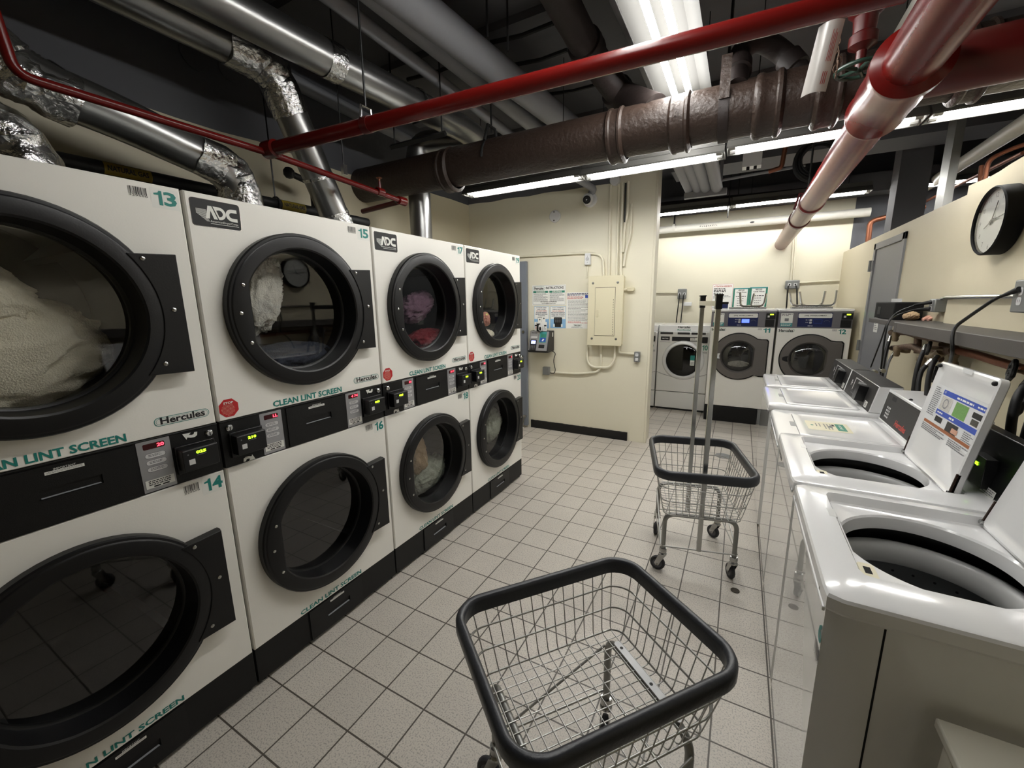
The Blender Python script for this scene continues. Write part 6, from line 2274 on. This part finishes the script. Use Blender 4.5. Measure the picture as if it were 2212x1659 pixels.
pipe('copper_pipe', 'short copper pipe rising from the far corner', 'pipe', [V((p0_.x, 7.1, 2.0)), p1_, p1_ + V((0.5, 0, 0.12))], 0.03, 'copper', 0.06, 12)

# ================================================================== right wall
# clock
cc = at(2132, 478, X=2.755 - 0.075)
t = thing('wall_clock', 'round black rimmed wall clock with a white face on the thick wall piece', 'clock', (2.755, cc.y, cc.z - 0.17))
RCK = 0.163
b = MB()
b.lathe((2.755, cc.y, cc.z), (-1, 0, 0), [(RCK - 0.012, 0.0), (RCK, 0.004), (RCK, 0.070), (RCK - 0.006, 0.076), (RCK - 0.012, 0.070), (RCK - 0.012, 0.055)], 'black_matt', 64)
b.build('clock_rim', t)
cf = F((2.755 - 0.055, cc.y, cc.z), (0, -1, 0), (0, 0, 1))
b = MB()
b.poly(cf, [((RCK - 0.011) * cos(q * pi / 32), (RCK - 0.011) * sin(q * pi / 32)) for q in range(64)], 'clock_face', 0.0)
for hnum in range(1, 13):
    a = radians(90 - 30 * hnum)
    b.text(cf, 0.122 * cos(a), 0.122 * sin(a) - 0.011, 0.022, str(hnum), 'ink_grey', al='C', bold=False, l=0.0006)
b.build('clock_face', t, recalc=False)
for a, L, w in ((70, 0.095, 0.004), (8, 0.120, 0.003), (205, 0.07, 0.0025)):
    b = MB()
    d = V((cos(radians(a)), sin(radians(a))))
    n2 = V((-d.y, d.x))
    pts = [(-d * 0.02 + n2 * w), (-d * 0.02 - n2 * w), (d * L - n2 * w * 0.4), (d * L + n2 * w * 0.4)]
    b.prism(cf, [(q.x, q.y) for q in pts], 0.004, 0.006, 'console_dark')
    b.build('clock_hand', t)
b = MB().lathe(cf.p(0, 0, 0), (-1, 0, 0), [(0.007, 0), (0.007, 0.008)], 'console_dark', 14, cap1=True)
b.build('hand_hub', t)
b = MB()
g = [cf.p((RCK - 0.012) * cos(q * pi / 32), (RCK - 0.012) * sin(q * pi / 32), 0.013) for q in range(64)]
b.add(g, [tuple(range(64))], 'glass_clear')
b.build('clock_glass', t, recalc=False)

# shelves
SZ = 1.405
b = MB().box((2.535, 1.2, SZ - 0.062), (2.754, 3.60, SZ), 'shelf_grey')
b.box((2.535, 3.60, SZ - 0.062), (2.799, 3.66, SZ), 'shelf_grey')
single(b, 'wall_shelf', 'thick grey shelf along the right wall above the washers', 'shelf', bevel=0.003)
ys_ = at(1877, 690, X=2.56).y
b = MB().box((2.56, 3.665, SZ - 0.032), (2.799, ys_, SZ), 'shelf_grey')
single(b, 'wall_shelf', 'thin grey shelf at the far end of the right wall carrying the black box', 'shelf', bevel=0.002)
# black box on the shelf
pa, pb_ = at(1893, 686, X=2.63), at(1950, 685, X=2.66)
t = thing('speaker_box', 'black box standing on the far end of the grey shelf', 'box', (2.68, (pa.y + pb_.y) / 2, SZ))
b = MB()
yb0, yb1 = pa.y - 0.02, pb_.y + 0.02
b.box((2.61, min(yb0, yb1), SZ), (2.77, max(yb0, yb1), SZ + 0.125), 'black_matt')
b.build('box_body', t, bevel=0.006)
b = MB()
fq = F((2.609, max(yb0, yb1), SZ), (0, -1, 0), (0, 0, 1))
b.rect(fq, 0.08, 0.03, 0.16, 0.09, 'black_panel', 0.001)
b.build('box_front', t, recalc=False)
b = MB()
yy = at(1905, 655, X=2.72).y
yy = max(min(yy, max(yb0, yb1) - 0.06), min(yb0, yb1) + 0.06)
b.box((2.70, yy - 0.05, SZ + 0.125), (2.74, yy + 0.05, SZ + 0.150), 'alarm_white')
single(b, 'small_carton', 'small white carton on top of the black box', 'carton')
pc = at(1960, 680, X=2.68)
cloth('rag', 'small crumpled brownish rag on the shelf beside the black box', 'rag', (2.70, pc.y, SZ + 0.03), (0.035, 0.05, 0.028), 'cloth_tan', 21, 0.2, 2.5, 0, 4)

# pink glove lying on the shelf against the wall corner
g0, g1 = at(1999, 689, Z=SZ + 0.012), at(2053, 683, Z=SZ + 0.025)
gd = (g1 - g0)
L_ = gd.length
gd = gd.normalized()
gs = V((-gd.y, gd.x, 0)).normalized()
if gs.x > 0:
    gs = -gs
t = thing('rubber_glove', 'pale pink glove lying on the grey shelf against the wall corner', 'glove', ((g0 + g1) / 2)[:])
b = MB()
k_ = L_ / 0.20
P_ = lambda a, c, h=0.0: g0 + gd * (a * k_) + gs * (c * k_) + V((0, 0, h * k_))
b.tube([P_(0.20, 0, 0.004), P_(0.16, 0, 0.008), P_(0.12, 0, 0.006), P_(0.085, 0.0, 0.0)], [0.022 * k_, 0.026 * k_, 0.028 * k_, 0.022 * k_], 'glove_pink', 14)
for c_, f_ in ((-0.022, 0.035), (-0.007, 0.005), (0.008, 0.0), (0.021, 0.02)):
    b.tube([P_(0.09, c_), P_(0.05 + f_ * 0.5, c_ * 1.1, 0.004), P_(f_, c_ * 1.2, -0.004)], [0.0105 * k_, 0.010 * k_, 0.006 * k_], 'glove_pink', 10)
b.tube([P_(0.14, 0.024), P_(0.11, 0.044, -0.002), P_(0.08, 0.05, -0.006)], [0.012 * k_, 0.010 * k_, 0.006 * k_], 'glove_pink', 10)
b.build('glove_hand', t, angle=80)
b = MB()
b.tube([P_(0.165, -0.01, 0.018), P_(0.19, -0.015, 0.045), P_(0.21, -0.02, 0.065)], [0.012 * k_, 0.018 * k_, 0.024 * k_], 'glove_red', 14)
b.build('glove_cuff', t, angle=80)


# outlet boxes, conduit and cords
def side_outlet(label, px, py, X, w, h, double):
    c = at(px, py, X=X - 0.06)
    t = thing('wall_outlet', label, 'outlet', (X, c.y, c.z - h / 2))
    b = MB().box((X - 0.06, c.y - w / 2, c.z - h / 2), (X - 0.0005, c.y + w / 2, c.z + h / 2), 'grey_box')
    b.build('outlet_box', t, bevel=0.006)
    b = MB()
    f = F((X - 0.06, c.y, c.z), (0, -1, 0), (0, 0, 1))
    for s in (-0.021, 0.021):
        b.rrect(f, -0.017, s - 0.017, 0.017, s + 0.017, 0.009, 'alarm_white', 0.001)
        b.rect(f, -0.009, s - 0.005, -0.006, s + 0.007, 'ink', 0.0016)
        b.rect(f, 0.006, s - 0.005, 0.009, s + 0.007, 'ink', 0.0016)
    b.build('receptacle', t, recalc=False)
    return c
c1 = side_outlet('grey outlet box above the shelf with two black plugs', 2012, 660, XR, 0.10, 0.085, True)
c2 = side_outlet('grey outlet box at the right picture edge with one black plug', 2203, 640, 2.755, 0.12, 0.14, True)
pipe('conduit', 'metal conduit running between the two outlet boxes above the shelf', 'conduit', [V((XR - 0.03, c1.y - 0.05, c1.z + 0.045)), V((XR - 0.03, 3.68, c1.z + 0.05)), V((2.725, 3.56, c1.z + 0.05)), V((2.725, c2.y + 0.04, c2.z + 0.0))], 0.012, 'steel', 0.05, 12)


def plug_cord(label, start, pts, r=0.006):
    t = thing('power_cord', label, 'cord', start[:])
    b = MB()
    d = (pts[0] - start).normalized()
    b.tube([start, start + d * 0.02, start + d * 0.055, start + d * 0.085], [0.013, 0.012, 0.009, 0.006], 'rubber', 12)
    b.build('plug', t)
    b = MB()
    b.tube(fillet([start + d * 0.07] + pts, 0.12, 8), r, 'wire_black', 10)
    b.build('cord', t)
s = V((XR - 0.062, c1.y + 0.03, c1.z + 0.03))
plug_cord('black cord from the upper plug of the shelf outlet, falling behind the dark consoles', V((2.738, c1.y, c1.z + 0.022)), [at(1985, 657, X=2.68), at(1940, 672, X=2.60), at(1916, 695, X=2.53), at(1905, 730, X=2.52), at(1881, 793, X=2.53)], 0.0045)
plug_cord('black cord from the lower plug of the shelf outlet, falling behind the dark consoles', V((2.738, c1.y, c1.z - 0.022)), [at(1975, 669, X=2.68), at(1940, 680, X=2.60), at(1918, 693, X=2.53), at(1910, 735, X=2.52), at(1904, 790, X=2.53), at(1902, 806, X=2.54)], 0.0055)
plug_cord('thick black cord from the right edge outlet falling over the shelf behind the lid', V((2.69, c2.y, c2.z + 0.03)), [at(2150, 645, X=2.66), at(2110, 672, X=2.60), at(2062, 706, X=2.525), at(2056, 730, X=2.515), at(2058, 760, X=2.52), at(2048, 800, X=2.56), at(2042, 840, X=2.58)], 0.0075)

# water manifold under the shelf
PXW = 2.66
def pw(x, y, X=PXW):
    return at(x, y, X=X)
def pwpipe(label, pts, r, m, bend=0.04, X=PXW, name='water_pipe'):
    return pipe(name, label, 'pipe', [pw(x, y, X) for x, y in pts], r, m, bend, 14)
pwpipe('copper pipe running toward the camera under the grey shelf', [(2062, 756), (2110, 767), (2218, 800)], 0.020, 'copper', X=2.70)
pwpipe('old brown pipe running under the shelf, upper one of the two at the far end', [(1925, 718), (1960, 718), (1985, 726), (2040, 734)], 0.020, 'copper_old')
pwpipe('old brown pipe running under the shelf, lower one of the two at the far end', [(1928, 752), (1970, 748), (1990, 758), (2030, 775)], 0.020, 'copper_old')
pwpipe('short old brown pipe joining the two pipes under the shelf', [(1983, 724), (1982, 762)], 0.020, 'copper_old', X=2.68)
pwpipe('old brown pipe under the shelf with the big coupling behind the thick cord', [(1998, 755), (2030, 757), (2062, 757)], 0.026, 'copper_old', X=2.68)
pwpipe('short old brass pipe slanting under the coupling', [(2005, 765), (2022, 772), (2036, 758)], 0.026, 'brass_old', X=2.66)
pwpipe('broad pale fitting on the manifold under the shelf', [(2012, 742), (2040, 744)], 0.026, 'brass_old', X=2.69)


def valve_wheel(label, px, py, X, r=0.034, side=(-1, 0.25, 0.1), body=True):
    c = at(px, py, X=X)
    ax = V(side).normalized()
    t = thing('valve', label, 'valve', c[:])
    b = MB()
    up = V((0, 0, 1))
    e1 = (up - ax * up.dot(ax)).normalized()
    e2 = ax.cross(e1)
    n = 48
    loops = []
    for q in range(n):
        a = 2 * pi * q / n
        rr = r * (1 + 0.10 * cos(6 * a))
        ctr = c + (e1 * cos(a) + e2 * sin(a)) * rr
        out = (e1 * cos(a) + e2 * sin(a))
        loops.append([ctr + (out * cos(j * pi / 4) + ax * sin(j * pi / 4)) * 0.009 for j in range(8)])
    loops.append(loops[0])
    b.loft(loops, 'black_iron')
    for q in range(3):
        a = 2 * pi * q / 3
        b.cyl(c, c + (e1 * cos(a) + e2 * sin(a)) * r, 0.007, 'black_iron', 6)
    b.sphere(c, 0.011, 'black_iron', 8)
    b.build('handwheel', t)
    if body:
        b = MB()
        b.cyl(c, c - ax * 0.07, 0.007, 'brass_old', 10)
        b.lathe(c - ax * 0.07, -ax, [(0.012, 0), (0.020, 0.01), (0.022, 0.04), (0.016, 0.06)], 'brass_old', 12, cap0=True, cap1=True)
        b.build('valve_body', t)
    return t
valve_wheel('black valve wheel under the shelf at the right, upper one', 2186, 800, 2.60)
valve_wheel('black valve wheel under the shelf at the right, lower one', 2202, 876, 2.60)
valve_wheel('black valve wheel left of the top of the open lid', 2018, 808, 2.60, 0.036)
valve_wheel('black valve wheel hanging at the middle of the manifold', 2006, 752, 2.60, 0.030)
valve_wheel('black valve wheel at the far lower pipe above the grey cord', 1916, 752, 2.62, 0.028)
for i, (px, py, X) in enumerate(((1935, 724, 2.64), (1938, 756, 2.64), (1990, 778, 2.63), (2060, 768, 2.69), (2058, 790, 2.70))):
    c = at(px, py, X=X)
    b = MB()
    b.lathe(c, (0, 0, -1), [(0.012, -0.03), (0.022, -0.02), (0.024, 0.0), (0.018, 0.015), (0.020, 0.03), (0.014, 0.045)], 'brass_old', 12, cap0=True, cap1=True)
    single(b, 'pipe_fitting', ('brass fitting at the far end of the upper old pipe', 'brass fitting at the far end of the lower old pipe', 'brass fitting above the left black hose', 'brass fitting behind the thick cord, upper one', 'brass fitting behind the thick cord, lower one')[i], 'fitting')


def hose(label, pts, r, m='rubber', X=2.60):
    b = MB()
    p = fillet([at(x, y, X=xx) for x, y, xx in pts], 0.15, 8)
    b.tube(p, r, m, 12)
    e = p[0]
    d = (p[0] - p[1]).normalized()
    b.cyl(e + d * 0.02, e - d * 0.02, r * 1.15, 'steel', 12)
    single(b, 'water_hose', label, 'hose')
hose('black hose slanting down at the far end of the manifold beside the cords', [(1922, 732, 2.62), (1912, 765, 2.60), (1904, 812, 2.58), (1903, 826, 2.58)], 0.011)
hose('grey hose curving down beside the slanting black one', [(1930, 764, 2.64), (1920, 780, 2.62), (1912, 810, 2.60), (1908, 832, 2.60)], 0.008, 'ink_grey')
hose('black hose hanging behind the keypad washer, leftmost of three', [(1999, 752, 2.60), (1985, 780, 2.57), (1977, 815, 2.56), (1972, 856, 2.56)], 0.0115)
hose('black hose hanging behind the keypad washer, middle of three', [(2008, 783, 2.60), (1990, 800, 2.57), (1984, 825, 2.56), (1982, 858, 2.56)], 0.0115)
hose('black hose hanging behind the keypad washer, rightmost of three', [(2022, 775, 2.60), (2012, 790, 2.57), (2004, 825, 2.56), (2002, 866, 2.56)], 0.0125)
hose('thick black hose at the right edge curving down behind the lid, left one', [(2220, 830, 2.60), (2198, 855, 2.56), (2186, 900, 2.55), (2180, 960, 2.55)], 0.0145)
hose('thick black hose at the right edge, rightmost one', [(2245, 880, 2.60), (2225, 910, 2.56), (2212, 960, 2.55), (2205, 1000, 2.55)], 0.0145)
for i, (px, py) in enumerate(((1890, 803), (1906, 800))):
    c = at(px, py, X=2.54)
    b = MB().cyl(c + V((0, 0.03, 0)), c - V((0, 0.03, 0)), 0.014, 'steel', 12)
    single(b, 'pipe_fitting', ('short shiny coupling behind the dark consoles, left one', 'short shiny coupling behind the dark consoles, right one')[i], 'fitting')
# papers on the grey door
p = at(1893, 697, X=XR - 0.006)
b = MB()
f = F((XR - 0.006, at(1890, 700, X=XR).y, at(1890, 717, X=XR).z), (0, -1, 0), (0, 0, 1))
b.slab(f, 0, 0, 0.13, 0.17, -0.001, 0.0006, 'paper')
b.lines(f, 0.015, 0.115, 0.15, 8, 0.017, 0.006, 'ink_grey', 0.001, 3)
single(b, 'notice', 'small white paper on the grey door below the shelf', 'notice', recalc=False)

# white stool in the bottom right corner
p = at(2020, 1548, Y=1.09)
SX, SY, SZ_ = p.x, 1.09, p.z
t = thing('step_stool', 'white stool against the side of the nearest washer, in the bottom right corner', 'stool', (SX + 0.25, 0.90, 0))
b = MB().box((SX, 0.70, SZ_ - 0.022), (SX + 0.50, SY, SZ_), 'stool_white')
b.build('seat', t, bevel=0.004)
for lx_, ly_ in ((SX + 0.01, SY - 0.05), (SX + 0.01, 0.72), (SX + 0.45, SY - 0.05), (SX + 0.45, 0.72)):
    b = MB()
    b.loft([[V((lx_ - 0.02, ly_ - 0.012, 0)), V((lx_ + 0.02, ly_ - 0.012, 0)), V((lx_ + 0.02, ly_ + 0.025, 0)), V((lx_ - 0.02, ly_ + 0.025, 0))],
            [V((lx_, ly_ - 0.012, SZ_ - 0.02)), V((lx_ + 0.04, ly_ - 0.012, SZ_ - 0.02)), V((lx_ + 0.04, ly_ + 0.025, SZ_ - 0.02)), V((lx_, ly_ + 0.025, SZ_ - 0.02))]], 'stool_white', cap0=True, cap1=True)
    b.build('leg', t, bevel=0.003)
b = MB().box((SX + 0.03, SY - 0.03, SZ_ * 0.45), (SX + 0.47, SY - 0.012, SZ_ * 0.45 + 0.03), 'stool_white')
b.build('stretcher', t)
# ================================================================== world and render look
w = bpy.data.worlds.new('world')
SC.world = w
w.use_nodes = True
bg = w.node_tree.nodes['Background']
bg.inputs['Color'].default_value = (0.03, 0.03, 0.032, 1)
bg.inputs['Strength'].default_value = 1.0
vs = SC.view_settings
vs.view_transform = 'Standard'
vs.look = 'None'
vs.gamma = 1.0
vs.exposure = 1.7
vs.use_curve_mapping = False
SC.cycles.use_denoising = True
SC.cycles.max_bounces = 10
SC.cycles.diffuse_bounces = 5
SC.cycles.glossy_bounces = 5
SC.cycles.transparent_max_bounces = 16
SC.cycles.sample_clamp_indirect = 6.0
SC.cycles.caustics_reflective = False
SC.cycles.caustics_refractive = False
